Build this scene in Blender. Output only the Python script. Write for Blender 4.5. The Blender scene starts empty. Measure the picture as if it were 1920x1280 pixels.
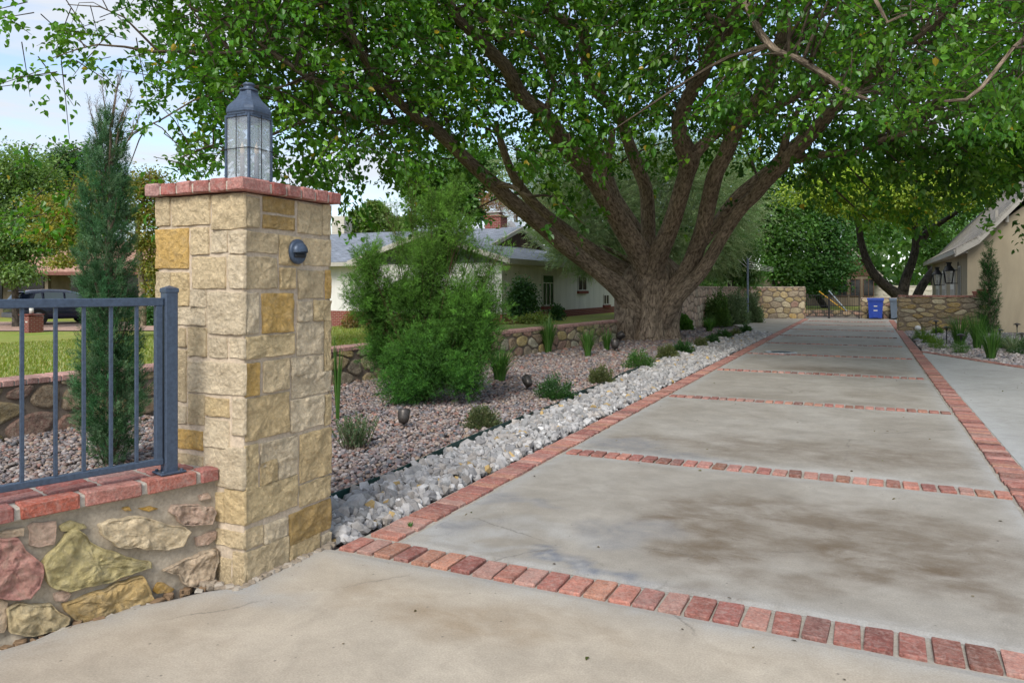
import bpy, math, random
import numpy as np
from mathutils import Vector, noise as mnoise
R = math.radians
S = bpy.context.scene
COL = S.collection
# ---------------------------------------------------------------- camera, sky, sun, exposure
FPX, CX, HY, EYE, YAW = 1391.0, 960.0, 540.0, 1.5, R(25.5)
cam_d = bpy.data.cameras.new('camera'); cam = bpy.data.objects.new('camera', cam_d); COL.objects.link(cam)
cam.location = (0, 0, EYE); cam.rotation_euler = (R(90), 0, YAW)
cam_d.sensor_fit = 'HORIZONTAL'; cam_d.sensor_width = 36; cam_d.lens = 36*FPX/1920
cam_d.shift_y = -100/1920; cam_d.clip_start = 0.05; cam_d.clip_end = 2000
S.camera = cam
S.view_settings.view_transform = 'Standard'; S.view_settings.look = 'None'
S.view_settings.exposure = 1.2; S.view_settings.gamma = 1
S.cycles.max_bounces = 8; S.cycles.diffuse_bounces = 4; S.cycles.transparent_max_bounces = 8
S.cycles.use_adaptive_sampling = True
SUN_EL, SUN_AZ = R(44), R(172)          # azimuth measured clockwise from +Y
W = bpy.data.worlds.new('World'); S.world = W; W.use_nodes = True
nt = W.node_tree; nt.nodes.clear()
def wn(t, **k):
    n = nt.nodes.new(t)
    for a, b in k.items(): setattr(n, a, b)
    return n
sky = wn('ShaderNodeTexSky', sky_type='NISHITA', sun_disc=False, sun_elevation=SUN_EL, sun_rotation=SUN_AZ)
sky.dust_density = 1.0; sky.ozone_density = 2.0
tc = wn('ShaderNodeTexCoord'); mp = wn('ShaderNodeMapping'); mp.inputs['Scale'].default_value = (1.3, 1.3, 7.5)
mp.inputs['Location'].default_value = (0.35, 0.1, 0.2)
nz = wn('ShaderNodeTexNoise'); nz.inputs['Scale'].default_value = 1.9; nz.inputs['Detail'].default_value = 7; nz.inputs['Roughness'].default_value = .55
nz.inputs['Distortion'].default_value = .5
cr = wn('ShaderNodeValToRGB'); cr.color_ramp.elements[0].position = .43; cr.color_ramp.elements[1].position = .58
cr.color_ramp.elements[0].color = (.22, .22, .22, 1); cr.color_ramp.elements[1].color = (.95, .95, .95, 1)
mx = wn('ShaderNodeMix', data_type='RGBA'); mx.inputs['B'].default_value = (3.1, 3.3, 3.6, 1)
bg = wn('ShaderNodeBackground'); bg.inputs['Strength'].default_value = 0.115
out = wn('ShaderNodeOutputWorld'); L_ = nt.links.new
L_(tc.outputs['Generated'], mp.inputs['Vector']); L_(mp.outputs[0], nz.inputs['Vector']); L_(nz.outputs['Fac'], cr.inputs[0])
L_(cr.outputs[0], mx.inputs['Factor']); L_(sky.outputs[0], mx.inputs['A']); L_(mx.outputs['Result'], bg.inputs[0]); L_(bg.outputs[0], out.inputs[0])
sd = bpy.data.lights.new('sun', 'SUN'); sd.energy = 1.7; sd.angle = R(28); sd.color = (1, .97, .92)
sun = bpy.data.objects.new('sun', sd); COL.objects.link(sun)
sv = Vector((math.sin(SUN_AZ)*math.cos(SUN_EL), math.cos(SUN_AZ)*math.cos(SUN_EL), math.sin(SUN_EL)))
sun.rotation_euler = sv.to_track_quat('Z', 'Y').to_euler()

# ---------------------------------------------------------------- helpers
cA, sA = math.cos(YAW), math.sin(YAW)
def at(px, py, t):                      # world point seen at photo pixel (px,py), t metres along the view axis
    r = (px-CX)/FPX*t
    return Vector((r*cA-t*sA, r*sA+t*cA, EYE+(HY-py)/FPX*t))
def gp(px, py, z=0.0): return at(px, py, (z-EYE)/((HY-py)/FPX))
def onplane(px, py, q, n):              # ray through the pixel meets the vertical plane through q with normal n
    d = at(px, py, 1.0)-Vector((0, 0, EYE)); n = Vector(n); q = Vector(q)
    k = (q-Vector((0, 0, EYE))).dot(n)/d.dot(n)
    return Vector((0, 0, EYE))+d*k
def proj(v):
    t = -v[0]*sA+v[1]*cA; r = v[0]*cA+v[1]*sA
    return CX+FPX*r/t, HY-FPX*(v[2]-EYE)/t, t
def tag(o, label=None, cat=None, group=None, kind=None):
    if label: o['label'] = label
    if cat: o['category'] = cat
    if group: o['group'] = group
    if kind: o['kind'] = kind
    return o
def wloc(o):
    v = Vector((0, 0, 0))
    while o is not None: v = v+o.location; o = o.parent
    return v
def thing(name, label, cat, loc=(0, 0, 0), group=None):
    o = bpy.data.objects.new(name, None); COL.objects.link(o); o.location = loc; o.empty_display_size = .2
    return tag(o, label, cat, group)
def link(name, me, mat, parent, loc):
    o = bpy.data.objects.new(name, me)
    if mat is not None: me.materials.append(mat)
    COL.objects.link(o)
    if parent is not None: o.parent = parent
    o.location = loc if parent is None else (0, 0, 0)
    return o
def mesh_np(name, V, F, mat, parent=None, col=None, smooth=False, loc=(0, 0, 0)):
    """uniform polygons from arrays; col = per-vertex rgb"""
    V = np.asarray(V, np.float32).reshape(-1, 3); F = np.asarray(F, np.int32)
    off = wloc(parent) if parent is not None else Vector(loc)
    V = V-np.array(off, np.float32)
    me = bpy.data.meshes.new(name); m, k = F.shape
    me.vertices.add(len(V)); me.vertices.foreach_set('co', V.ravel())
    me.loops.add(m*k); me.loops.foreach_set('vertex_index', F.ravel())
    me.polygons.add(m); me.polygons.foreach_set('loop_start', np.arange(0, m*k, k, dtype=np.int32))
    me.polygons.foreach_set('use_smooth', np.full(m, smooth))
    if col is not None:
        a = me.color_attributes.new('Col', 'FLOAT_COLOR', 'POINT')
        c = np.ones((len(V), 4), np.float32); c[:, :3] = col; a.data.foreach_set('color', c.ravel())
    me.update(calc_edges=True)
    return link(name, me, mat, parent, loc)
class MB:
    def __init__(s): s.v = []; s.f = []; s.c = []; s.uv = []; s.col = (1, 1, 1)
    def add(s, vs, fs, col=None):
        n = len(s.v); c = col or s.col
        s.v += [tuple(v) for v in vs]; s.c += [c]*len(vs); s.f += [tuple(i+n for i in f) for f in fs]
        return s
    def box(s, c, d, rz=0, b=0.0, col=None, jit=0, rnd=None, ry=0, rx=0):
        """rounded box, centre c, full dims d, bevel b"""
        hx, hy, hz = d[0]/2, d[1]/2, d[2]/2
        vs = []; idx = {}
        if b <= 0:
            P = [(x, y, z) for x in (-hx, hx) for y in (-hy, hy) for z in (-hz, hz)]
            F = [(0, 1, 3, 2), (4, 6, 7, 5), (0, 4, 5, 1), (2, 3, 7, 6), (0, 2, 6, 4), (1, 5, 7, 3)]
        else:
            P = []; F = []
            for sx in (-1, 1):
                for sy in (-1, 1):
                    for sz in (-1, 1):
                        for ax in range(3):
                            p = [sx*(hx-b), sy*(hy-b), sz*(hz-b)]
                            p[ax] = (sx*hx, sy*hy, sz*hz)[ax]
                            idx[(sx, sy, sz, ax)] = len(P); P.append(p)
            for ax in range(3):
                u, w = [(1, 2), (2, 0), (0, 1)][ax]
                for sg in (-1, 1):
                    q = []
                    for (a, e) in ((-1, -1), (1, -1), (1, 1), (-1, 1)):
                        k = [0, 0, 0]; k[ax] = sg; k[u] = a; k[w] = e; q.append(idx[(*k, ax)])
                    F.append(tuple(q if sg > 0 else q[::-1]))
            for ax in range(3):
                u, w = [(1, 2), (2, 0), (0, 1)][ax]
                for a in (-1, 1):
                    for e in (-1, 1):
                        k0 = [0, 0, 0]; k1 = [0, 0, 0]
                        k0[ax] = -1; k1[ax] = 1; k0[u] = k1[u] = a; k0[w] = k1[w] = e
                        q = (idx[(*k0, u)], idx[(*k1, u)], idx[(*k1, w)], idx[(*k0, w)])
                        F.append(q if a*e > 0 else q[::-1])
            for sx in (-1, 1):
                for sy in (-1, 1):
                    for sz in (-1, 1):
                        q = tuple(idx[(sx, sy, sz, i)] for i in range(3)); F.append(q if sx*sy*sz > 0 else q[::-1])
        cz, sz_ = math.cos(rz), math.sin(rz); cy, sy_ = math.cos(ry), math.sin(ry); cx_, sx_ = math.cos(rx), math.sin(rx)
        for p in P:
            x, y, z = p
            if jit: x += rnd.uniform(-jit, jit); y += rnd.uniform(-jit, jit); z += rnd.uniform(-jit, jit)
            y, z = y*cx_-z*sx_, y*sx_+z*cx_
            x, z = x*cy+z*sy_, -x*sy_+z*cy
            vs.append((c[0]+x*cz-y*sz_, c[1]+x*sz_+y*cz, c[2]+z))
        return s.add(vs, F, col)
    def tube(s, pts, rad, n=8, col=None, cap=True, ridge=None):
        pts = [Vector(p) for p in pts]; m = len(pts)
        if not hasattr(rad, '__len__'): rad = [rad]*m
        vs = []; up = None
        for i, p in enumerate(pts):
            d = (pts[min(i+1, m-1)]-pts[max(i-1, 0)]).normalized()
            if up is None: up = d.orthogonal().normalized()
            up = (up-d*up.dot(d)).normalized(); sd_ = d.cross(up)
            for k in range(n):
                a = 2*math.pi*k/n; r = rad[i]
                if ridge: r *= ridge(i, k, p)
                vs.append(p+up*math.cos(a)*r+sd_*math.sin(a)*r)
        fs = [(i*n+k, i*n+(k+1) % n, (i+1)*n+(k+1) % n, (i+1)*n+k) for i in range(m-1) for k in range(n)]
        if cap: fs += [tuple(range(n))[::-1], tuple((m-1)*n+k for k in range(n))]
        return s.add(vs, fs, col)
    def lathe(s, c, prof, n=16, col=None, sq=None):
        """prof: list (r,z); sq -> square section"""
        vs = []; fs = []
        for r, z in prof:
            for k in range(n):
                a = 2*math.pi*(k+.5)/n
                vs.append((c[0]+r*math.cos(a), c[1]+r*math.sin(a), c[2]+z))
        for i in range(len(prof)-1):
            for k in range(n): fs.append((i*n+k, i*n+(k+1) % n, (i+1)*n+(k+1) % n, (i+1)*n+k))
        fs += [tuple(range(n))[::-1], tuple((len(prof)-1)*n+k for k in range(n))]
        return s.add(vs, fs, col)
    def prism(s, poly, ex, col=None):
        n = len(poly); ex = Vector(ex); a = [Vector(p) for p in poly]; b = [p+ex for p in a]
        return s.add(a+b, [tuple(range(n))[::-1], tuple(range(n, 2*n))]+[(i, (i+1) % n, n+(i+1) % n, n+i) for i in range(n)], col)
    def build(s, name, mat, parent=None, smooth=False, loc=(0, 0, 0), bevel=0, fixn=False):
        off = wloc(parent) if parent is not None else Vector(loc)
        me = bpy.data.meshes.new(name)
        me.from_pydata([(v[0]-off[0], v[1]-off[1], v[2]-off[2]) for v in s.v], [], s.f)
        a = me.color_attributes.new('Col', 'FLOAT_COLOR', 'POINT')
        c = np.ones((len(s.v), 4), np.float32); c[:, :3] = np.array(s.c, np.float32); a.data.foreach_set('color', c.ravel())
        if smooth: me.polygons.foreach_set('use_smooth', [True]*len(me.polygons))
        if fixn:
            import bmesh
            b = bmesh.new(); b.from_mesh(me); bmesh.ops.recalc_face_normals(b, faces=b.faces); b.to_mesh(me); b.free()
        me.update()
        o = link(name, me, mat, parent, loc)
        if bevel:
            m = o.modifiers.new('bevel', 'BEVEL'); m.width = bevel; m.segments = 2; m.limit_method = 'ANGLE'
        return o
def vary(c, lo, hi, rnd):
    k = rnd.uniform(lo, hi); return tuple(v*k for v in c)
def copy_tree(o, parent=None):
    c = o.copy(); COL.objects.link(c); c.parent = parent
    for ch in list(o.children): copy_tree(ch, c)
    return c
# ---------------------------------------------------------------- materials
def nodes(name):
    m = bpy.data.materials.new(name); m.use_nodes = True; n = m.node_tree; n.nodes.clear(); return m, n
def N(n, t, **k):
    x = n.nodes.new(t)
    for a, b in k.items():
        if hasattr(x, a): setattr(x, a, b)
        else: x.inputs[a].default_value = b
    return x
def noise_tex(n, scale, detail=4, rough=.55, vec=None, dist=0):
    x = n.nodes.new('ShaderNodeTexNoise'); x.inputs['Scale'].default_value = scale; x.inputs['Detail'].default_value = detail
    x.inputs['Roughness'].default_value = rough; x.inputs['Distortion'].default_value = dist
    if vec is not None: n.links.new(vec, x.inputs['Vector'])
    return x
def ramp(n, fac, stops):
    x = n.nodes.new('ShaderNodeValToRGB'); e = x.color_ramp.elements
    e[0].position, e[1].position = stops[0][0], stops[-1][0]
    for p, c in stops[1:-1]: e.new(p)
    for i, (p, c) in enumerate(sorted(stops, key=lambda a: a[0])):
        e[i].color = (*c, 1) if hasattr(c, '__len__') else (c, c, c, 1)
    n.links.new(fac, x.inputs[0]); return x
def mix(n, fac, a, b, mode='MIX'):
    x = n.nodes.new('ShaderNodeMix'); x.data_type = 'RGBA'; x.blend_type = mode
    for s_, v in (('Factor', fac), ('A', a), ('B', b)):
        if isinstance(v, (int, float)): x.inputs[s_].default_value = v if s_ == 'Factor' else (v, v, v, 1)
        elif isinstance(v, tuple): x.inputs[s_].default_value = (*v, 1)
        else: n.links.new(v, x.inputs[s_])
    return x.outputs['Result']
def math_(n, op, a, b=0.0):
    x = n.nodes.new('ShaderNodeMath'); x.operation = op
    for i, v in enumerate((a, b)):
        if isinstance(v, (int, float)): x.inputs[i].default_value = v
        else: n.links.new(v, x.inputs[i])
    return x.outputs[0]
def finish(n, color, rough=.8, bump=None, bstr=.3, bdist=.01, metal=0, spec=.3, normal=None):
    p = n.nodes.new('ShaderNodeBsdfPrincipled'); o = n.nodes.new('ShaderNodeOutputMaterial')
    if isinstance(color, tuple): p.inputs['Base Color'].default_value = (*color, 1)
    else: n.links.new(color, p.inputs['Base Color'])
    if isinstance(rough, (int, float)): p.inputs['Roughness'].default_value = rough
    else: n.links.new(rough, p.inputs['Roughness'])
    p.inputs['Metallic'].default_value = metal; p.inputs['Specular IOR Level'].default_value = spec
    if bump is not None:
        b = n.nodes.new('ShaderNodeBump'); b.inputs['Strength'].default_value = bstr; b.inputs['Distance'].default_value = bdist
        n.links.new(bump, b.inputs['Height']); n.links.new(b.outputs[0], p.inputs['Normal'])
    n.links.new(p.outputs[0], o.inputs[0]); return p
def objco(n): return n.nodes.new('ShaderNodeTexCoord').outputs['Object']
def geoco(n): return n.nodes.new('ShaderNodeNewGeometry').outputs['Position']
def m_attr(name, sc=30, var=.35, rough=.85, bstr=.4, bdist=.01, sc2=4, spec=.25, tint=None, blotch=None, rock=False):
    """colour from the Col attribute, varied by two noises"""
    m, n = nodes(name); g = geoco(n)
    at_ = N(n, 'ShaderNodeAttribute', attribute_name='Col').outputs['Color']
    a = noise_tex(n, sc, 6, .6, g); b = noise_tex(n, sc2, 4, .6, g)
    f1 = ramp(n, a.outputs[0], [(.3, 1-var), (.7, 1+var*.6)]).outputs[0]
    f2 = ramp(n, b.outputs[0], [(.3, 1-var*.7), (.7, 1+var*.5)]).outputs[0]
    c = mix(n, 1, mix(n, 1, at_, f1, 'MULTIPLY'), f2, 'MULTIPLY')
    if blotch:
        c3 = noise_tex(n, sc*.35, 5, .65, g, 1.0)
        c = mix(n, ramp(n, c3.outputs[0], [(.44, 0), (.74, blotch[1])]).outputs[0], c, blotch[0])
    h_ = a.outputs[0]
    if rock:
        w1 = noise_tex(n, sc*.55, 12, .78, g, .8); w2 = n.nodes.new('ShaderNodeTexVoronoi'); w2.inputs['Scale'].default_value = sc*.8; n.links.new(g, w2.inputs['Vector'])
        h_ = math_(n, 'ADD', math_(n, 'MULTIPLY', w1.outputs[0], 1.6), math_(n, 'MULTIPLY', w2.outputs['Distance'], .35))
        c = mix(n, 1, c, ramp(n, w1.outputs[0], [(.30, .78), (.45, 1.02), (.7, 1.22)]).outputs[0], 'MULTIPLY')
    finish(n, c, rough, h_, bstr, bdist, 0, spec); return m
def m_plain(name, col, rough=.6, metal=0, sc=20, var=.2, bstr=.15, spec=.4, bdist=.003):
    m, n = nodes(name); g = geoco(n); a = noise_tex(n, sc, 5, .6, g)
    f = ramp(n, a.outputs[0], [(.3, 1-var), (.7, 1+var)]).outputs[0]
    finish(n, mix(n, 1, col, f, 'MULTIPLY'), rough, a.outputs[0], bstr, bdist, metal, spec); return m
def m_leaf(name, trans=.42, gloss=.03, rough=.4):
    m, n = nodes(name)
    c = N(n, 'ShaderNodeAttribute', attribute_name='Col').outputs['Color']
    d = N(n, 'ShaderNodeBsdfDiffuse'); t = N(n, 'ShaderNodeBsdfTranslucent'); g = N(n, 'ShaderNodeBsdfGlossy'); g.inputs['Roughness'].default_value = rough
    g.inputs['Color'].default_value = (.8, .8, .8, 1)
    n.links.new(c, d.inputs[0]); n.links.new(mix(n, 1, c, (1.25, 1.3, .55), 'MULTIPLY'), t.inputs[0])
    m1 = N(n, 'ShaderNodeMixShader'); m1.inputs[0].default_value = trans; n.links.new(d.outputs[0], m1.inputs[1]); n.links.new(t.outputs[0], m1.inputs[2])
    m2 = N(n, 'ShaderNodeMixShader'); m2.inputs[0].default_value = gloss; n.links.new(m1.outputs[0], m2.inputs[1]); n.links.new(g.outputs[0], m2.inputs[2])
    n.links.new(m2.outputs[0], N(n, 'ShaderNodeOutputMaterial').inputs[0]); return m
def m_bark(name, c1, c2, scale=1.0):
    m, n = nodes(name); uv = n.nodes.new('ShaderNodeUVMap').outputs[0]
    mp_ = n.nodes.new('ShaderNodeMapping'); mp_.inputs['Scale'].default_value = (24*scale, 4.6*scale, 1); n.links.new(uv, mp_.inputs[0])
    a = noise_tex(n, 1.0, 6, .65, mp_.outputs[0], .6); b = noise_tex(n, 1.3, 3, .5, geoco(n))
    c = mix(n, ramp(n, a.outputs[0], [(.36, 0), (.62, 1)]).outputs[0], c1, c2)
    c = mix(n, 1, c, ramp(n, b.outputs[0], [(.3, .7), (.7, 1.2)]).outputs[0], 'MULTIPLY')
    finish(n, c, .92, a.outputs[0], .9, .05, 0, .15); return m
LEAF = m_leaf('leaf'); NEEDLE = m_leaf('needle', .25, .015, .6)
BARK = m_bark('bark_brown', (.085, .060, .042), (.36, .275, .195), 1.5)
BARKD = m_bark('bark_dark', (.025, .022, .018), (.10, .085, .068))
BRICK = m_attr('brick', 90, .38, .88, .8, .006, 14, rock=True, blotch=((.44, .36, .31), .42))
BRICKR = m_attr('brick_plain', 40, .25, .85, .3, .004, 5)
MORTAR = m_attr('mortar', 60, .22, .95, .6, .006, 6)
STONE = m_attr('limestone', 55, .20, .92, 1.0, .022, 9, rock=True, blotch=((.60, .47, .29), .40))
FLAG = m_attr('flagstone', 42, .26, .92, 1.0, .028, 8, rock=True, blotch=((.50, .44, .32), .5))
ROCK = m_attr('white_rock', 30, .22, .9, .5, .01, 8)
PEB = m_attr('pebble', 60, .18, .7, .2, .003, 11, spec=.35)
METAL = m_plain('blue_grey_metal', (.055, .078, .118), .42, .25, 60, .25, .1, .5)
BRONZE = m_plain('bronze', (.07, .06, .052), .4, .5, 60, .2, .1)
BLACKM = m_plain('black_metal', (.018, .019, .021), .45, .3, 40, .2)
WHITEP = m_plain('white_paint', (.62, .60, .56), .6, 0, 3, .08, .05)
DARKG = m_plain('dark_glass', (.012, .014, .016), .08, 0, 1, .1, 0, .6)

def tube_uv(name, tubes, mat, parent, n=12, lump=.0, seed=0):
    """branch tubes with bark uv; tubes = list of (points, radii)"""
    V = []; F = []; UV = []
    for pts, rad in tubes:
        pts = [Vector(p) for p in pts]
        # resample (catmull)
        if len(pts) > 2 and max(rad) > .03:
            P2 = []; R2 = []
            for i in range(len(pts)-1):
                p0, p1, p2, p3 = pts[max(i-1, 0)], pts[i], pts[i+1], pts[min(i+2, len(pts)-1)]
                k = 4 if max(rad) > .15 else 2
                for j in range(k):
                    u = j/k
                    P2.append(.5*((2*p1)+(p2-p0)*u+(2*p0-5*p1+4*p2-p3)*u*u+(3*p1-p0-3*p2+p3)*u**3)); R2.append(rad[i]*(1-u)+rad[i+1]*u)
            P2.append(pts[-1]); R2.append(rad[-1]); pts, rad = P2, R2
        big = max(rad); nn = n if big > .1 else (6 if big > .03 else 4)
        base = len(V); m = len(pts); up = None; ln = 0
        for i, p in enumerate(pts):
            d = (pts[min(i+1, m-1)]-pts[max(i-1, 0)])
            d = d.normalized() if d.length > 1e-6 else Vector((0, 0, 1))
            if up is None: up = d.orthogonal().normalized()
            up = (up-d*up.dot(d)).normalized(); sd_ = d.cross(up)
            if i: ln += (p-pts[i-1]).length
            for k in range(nn+1):
                a = 2*math.pi*k/nn; r = rad[i]
                q = p+up*math.cos(a)*r+sd_*math.sin(a)*r
                if lump and nn > 6:
                    kk = a if k < nn else 0
                    f = 1+lump*(mnoise.noise(Vector((math.cos(kk)*1.6, math.sin(kk)*1.6, ln*.7+seed)))+.45*mnoise.noise(Vector((math.cos(kk)*6, math.sin(kk)*6, ln*1.2+seed))))
                    q = p+up*math.cos(kk)*r*f+sd_*math.sin(kk)*r*f
                V.append(q); UV.append((k/nn*max(.3, big*2)*1.0, ln))
        for i in range(m-1):
            for k in range(nn):
                a = base+i*(nn+1)+k; F.append((a, a+1, a+nn+2, a+nn+1))
    o = mesh_np(name, [tuple(v) for v in V], F, mat, parent, None, True)
    uvl = o.data.uv_layers.new(name='UVMap')
    idx = np.array(F).ravel(); uvl.data.foreach_set('uv', np.array(UV, np.float32)[idx].ravel())
    return o
def frames(d, rs):
    """random frames round unit directions d"""
    r = rs.normal(size=d.shape); r -= d*(r*d).sum(1, keepdims=True); r /= np.linalg.norm(r, axis=1, keepdims=True)+1e-9
    return r, np.cross(d, r)
def unit(a): return a/(np.linalg.norm(a, axis=1, keepdims=True)+1e-9)
def leaf_mesh(name, pos, dirs, size, col, rs, mat, parent=None, wid=.38, fold=.12, loc=(0, 0, 0), facing=None):
    """two-quad folded leaves with a pointed tip"""
    n = len(pos); dirs = unit(dirs)
    if facing is None: side, nor = frames(dirs, rs)
    else:
        nor = unit(facing+rs.normal(size=(n, 3))*.45); side = unit(np.cross(dirs, nor)); nor = np.cross(side, dirs)
    s = size.reshape(-1, 1)
    b = pos; t = pos+dirs*s
    l1 = pos+dirs*s*.28+side*s*wid+nor*s*fold; l2 = pos+dirs*s*.66+side*s*wid*.72+nor*s*fold*.6
    r1 = pos+dirs*s*.28-side*s*wid+nor*s*fold; r2 = pos+dirs*s*.66-side*s*wid*.72+nor*s*fold*.6
    V = np.stack([b, l1, l2, t-nor*s*.08, r2, r1], 1).reshape(-1, 3)
    k = np.arange(n)*6
    F = np.stack([np.stack([k, k+3, k+2, k+1], 1), np.stack([k, k+5, k+4, k+3], 1)], 1).reshape(-1, 4)
    return mesh_np(name, V, F, mat, parent, np.repeat(col, 6, 0), False, loc)
def pal(rs, n, cols, jit=.15):
    c = np.array(cols); i = rs.randint(0, len(c), n); j = rs.randint(0, len(c), n); u = rs.rand(n, 1)
    return np.clip((c[i]*(1-u)+c[j]*u)*(1+rs.normal(size=(n, 1))*jit), .003, 1)
def spray_mesh(name, pos, dirs, ln, col, rs, mat, parent=None, k=7, wid=.16, llen=.42, loc=(0, 0, 0)):
    """feathery sprays: k narrow leaflets along each short stem (conifer / tamarisk foliage)"""
    n = len(pos); dirs = unit(dirs); side, nor = frames(dirs, rs); PS = []; DS = []; SZ = []; CC = []
    for i in range(k):
        u = (i+.3)/k; sg = 1 if i % 2 else -1
        p = pos+dirs*(ln*u)[:, None]
        a = side*sg+nor*rs.normal(size=(n, 1))*.6
        PS.append(p); DS.append(unit(dirs*1.0+a*.75)); SZ.append(ln*llen*(1.1-.6*u)); CC.append(col*(1+.12*(u-.3)))
    pos2 = np.concatenate(PS); d2 = np.concatenate(DS); s2 = np.concatenate(SZ)[:, None]; c2 = np.concatenate(CC)
    pos2 = np.concatenate([pos2, pos]); d2 = np.concatenate([d2, dirs]); s2 = np.concatenate([s2, ln[:, None]]); c2 = np.concatenate([c2, col*.8])
    sd_, _ = frames(d2, rs); m = len(pos2)
    w = s2*wid*.5; w[-n:] = ln[:, None]*.03
    V = np.stack([pos2-sd_*w*.5, pos2+d2*s2*.55-sd_*w, pos2+d2*s2, pos2+d2*s2*.5+sd_*w], 1).reshape(-1, 3)
    F = (np.arange(m)*4)[:, None]+np.arange(4)[None, :]
    return mesh_np(name, V, F, mat, parent, np.repeat(c2, 4, 0), False, loc)
def blades(name, base, n, h, spread, col, rs, mat=None, parent=None, wid=.008, droop=.5, loc=(0, 0, 0), seg=5):
    """clump of arching strap leaves"""
    az = rs.rand(n)*6.283; r0 = np.sqrt(rs.rand(n))*spread*.22; hh = h*(.55+.5*rs.rand(n)); le = spread*(.15+.85*rs.rand(n)); dr = droop*(.4+rs.rand(n))
    d = np.stack([np.cos(az), np.sin(az), 0*az], 1); sd_ = np.stack([-np.sin(az), np.cos(az), 0*az], 1)
    B = np.array(base)+d*r0[:, None]; V = np.zeros((n, seg+1, 2, 3))
    for i in range(seg+1):
        u = i/seg; p = B+d*(le*u**1.5)[:, None]; p[:, 2] += hh*(u-dr*.55*u**3.0)
        w = wid*(1-u**2)*.9+.0012
        V[:, i, 0] = p-sd_*w; V[:, i, 1] = p+sd_*w
    k = np.arange(n)[:, None, None]*(seg+1)*2+np.arange(seg)[None, :, None]*2
    F = (k+np.array([0, 1, 3, 2])[None, None, :]).reshape(-1, 4)
    return mesh_np(name, V, F, mat or LEAF, parent, np.repeat(col, (seg+1)*2, 0), False, loc)
# ---------------------------------------------------------------- masonry
def fbm(x, y, z, o=4):
    a = 0; f = 1; g = 1
    for _ in range(o): a += g*mnoise.noise(Vector((x*f, y*f, z*f))); f *= 2.1; g *= .68
    return a
def resample(poly, step):
    out_ = []
    for i in range(len(poly)):
        a, b = poly[i], poly[(i+1) % len(poly)]; d = math.hypot(b[0]-a[0], b[1]-a[1]); k = max(1, int(d/step))
        out_ += [(a[0]+(b[0]-a[0])*j/k, a[1]+(b[1]-a[1])*j/k) for j in range(k)]
    return out_
def stone(mb, poly, org, u, w, nrm, th, col, step=.03, rings=(1.0, .97, .9, .75, .5, .25), rough=.012, edge=.004, seed=0, back=.02, rnd=.5):
    """rough faced stone: outline poly in (u,w) metres, bulging th along nrm"""
    org, u, w, nrm = Vector(org), Vector(u), Vector(w), Vector(nrm)
    # round the corners once
    p = resample(poly, step); n = len(p)
    if n < 5: return
    q = p
    for _ in range(2 if rnd > .3 else (1 if rnd > .1 else 0)): q = [((q[i-1][0]+2*q[i][0]+q[(i+1) % n][0])/4, (q[i-1][1]+2*q[i][1]+q[(i+1) % n][1])/4) for i in range(n)]
    cx = sum(a[0] for a in q)/n; cy = sum(a[1] for a in q)/n
    vs = []; fs = []
    prof = {1.0: -back, .97: th*.45, .9: th*.85}
    for k, s in enumerate(rings):
        for a in q:
            x = cx+(a[0]-cx)*s; y = cy+(a[1]-cy)*s
            e = edge*mnoise.noise(Vector((a[0]*18, a[1]*18, seed)))
            x += e; y += edge*mnoise.noise(Vector((a[0]*18+9, a[1]*18, seed)))
            h = prof.get(s, th)
            if k: h = max(.0015, h+rough*fbm(x*9+seed, y*9, seed*1.7, 4)*(1.0 if s < .95 else .6))
            vs.append(org+u*x+w*y+nrm*h)
    for k in range(len(rings)-1):
        for i in range(n): fs.append((k*n+i, k*n+(i+1) % n, (k+1)*n+(i+1) % n, (k+1)*n+i))
    h = max(.0015, th+rough*fbm(cx*9+seed, cy*9, seed*1.7, 4)); vs.append(org+u*cx+w*cy+nrm*h); c = len(vs)-1; k = len(rings)-1
    for i in range(n): fs.append((k*n+i, k*n+(i+1) % n, c))
    mb.add(vs, fs, col)
def clip(poly, px, py, nx, ny):
    o = []
    for i in range(len(poly)):
        a, b = poly[i], poly[(i+1) % len(poly)]
        da = (a[0]-px)*nx+(a[1]-py)*ny; db = (b[0]-px)*nx+(b[1]-py)*ny
        if da <= 0: o.append(a)
        if da*db < 0: u = da/(da-db); o.append((a[0]+(b[0]-a[0])*u, a[1]+(b[1]-a[1])*u))
    return o
def cells(Lx, Hz, sx, sz, rnd, gap=.02):
    pts = []; r = 0; z = -sz*.5
    while z < Hz+sz:
        x = -sx+(r % 2)*sx*.5
        while x < Lx+sx:
            pts.append((x+rnd.uniform(-.38, .38)*sx, z+rnd.uniform(-.38, .38)*sz)); x += sx
        z += sz; r += 1
    res = []; k = sx/sz
    for i, p in enumerate(pts):
        po = [(max(0, p[0]-2*sx), max(0, p[1]-2*sz)), (min(Lx, p[0]+2*sx), max(0, p[1]-2*sz)), (min(Lx, p[0]+2*sx), min(Hz, p[1]+2*sz)), (max(0, p[0]-2*sx), min(Hz, p[1]+2*sz))]
        if po[0][0] >= po[1][0] or po[0][1] >= po[2][1]: continue
        for j, q in enumerate(pts):
            if j == i or abs(q[0]-p[0]) > 2.6*sx or abs(q[1]-p[1]) > 2.6*sz: continue
            nx, ny = (q[0]-p[0]), (q[1]-p[1])*k*k; l = math.hypot(nx, ny); nx /= l; ny /= l
            po = clip(po, (p[0]+q[0])/2-nx*gap/2, (p[1]+q[1])/2-ny*gap/2, nx, ny)
            if len(po) < 3: break
        if len(po) >= 3:
            ar = abs(sum(po[i][0]*po[(i+1) % len(po)][1]-po[(i+1) % len(po)][0]*po[i][1] for i in range(len(po))))/2
            if ar > sx*sz*.12: res.append(po)
    return res
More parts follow.
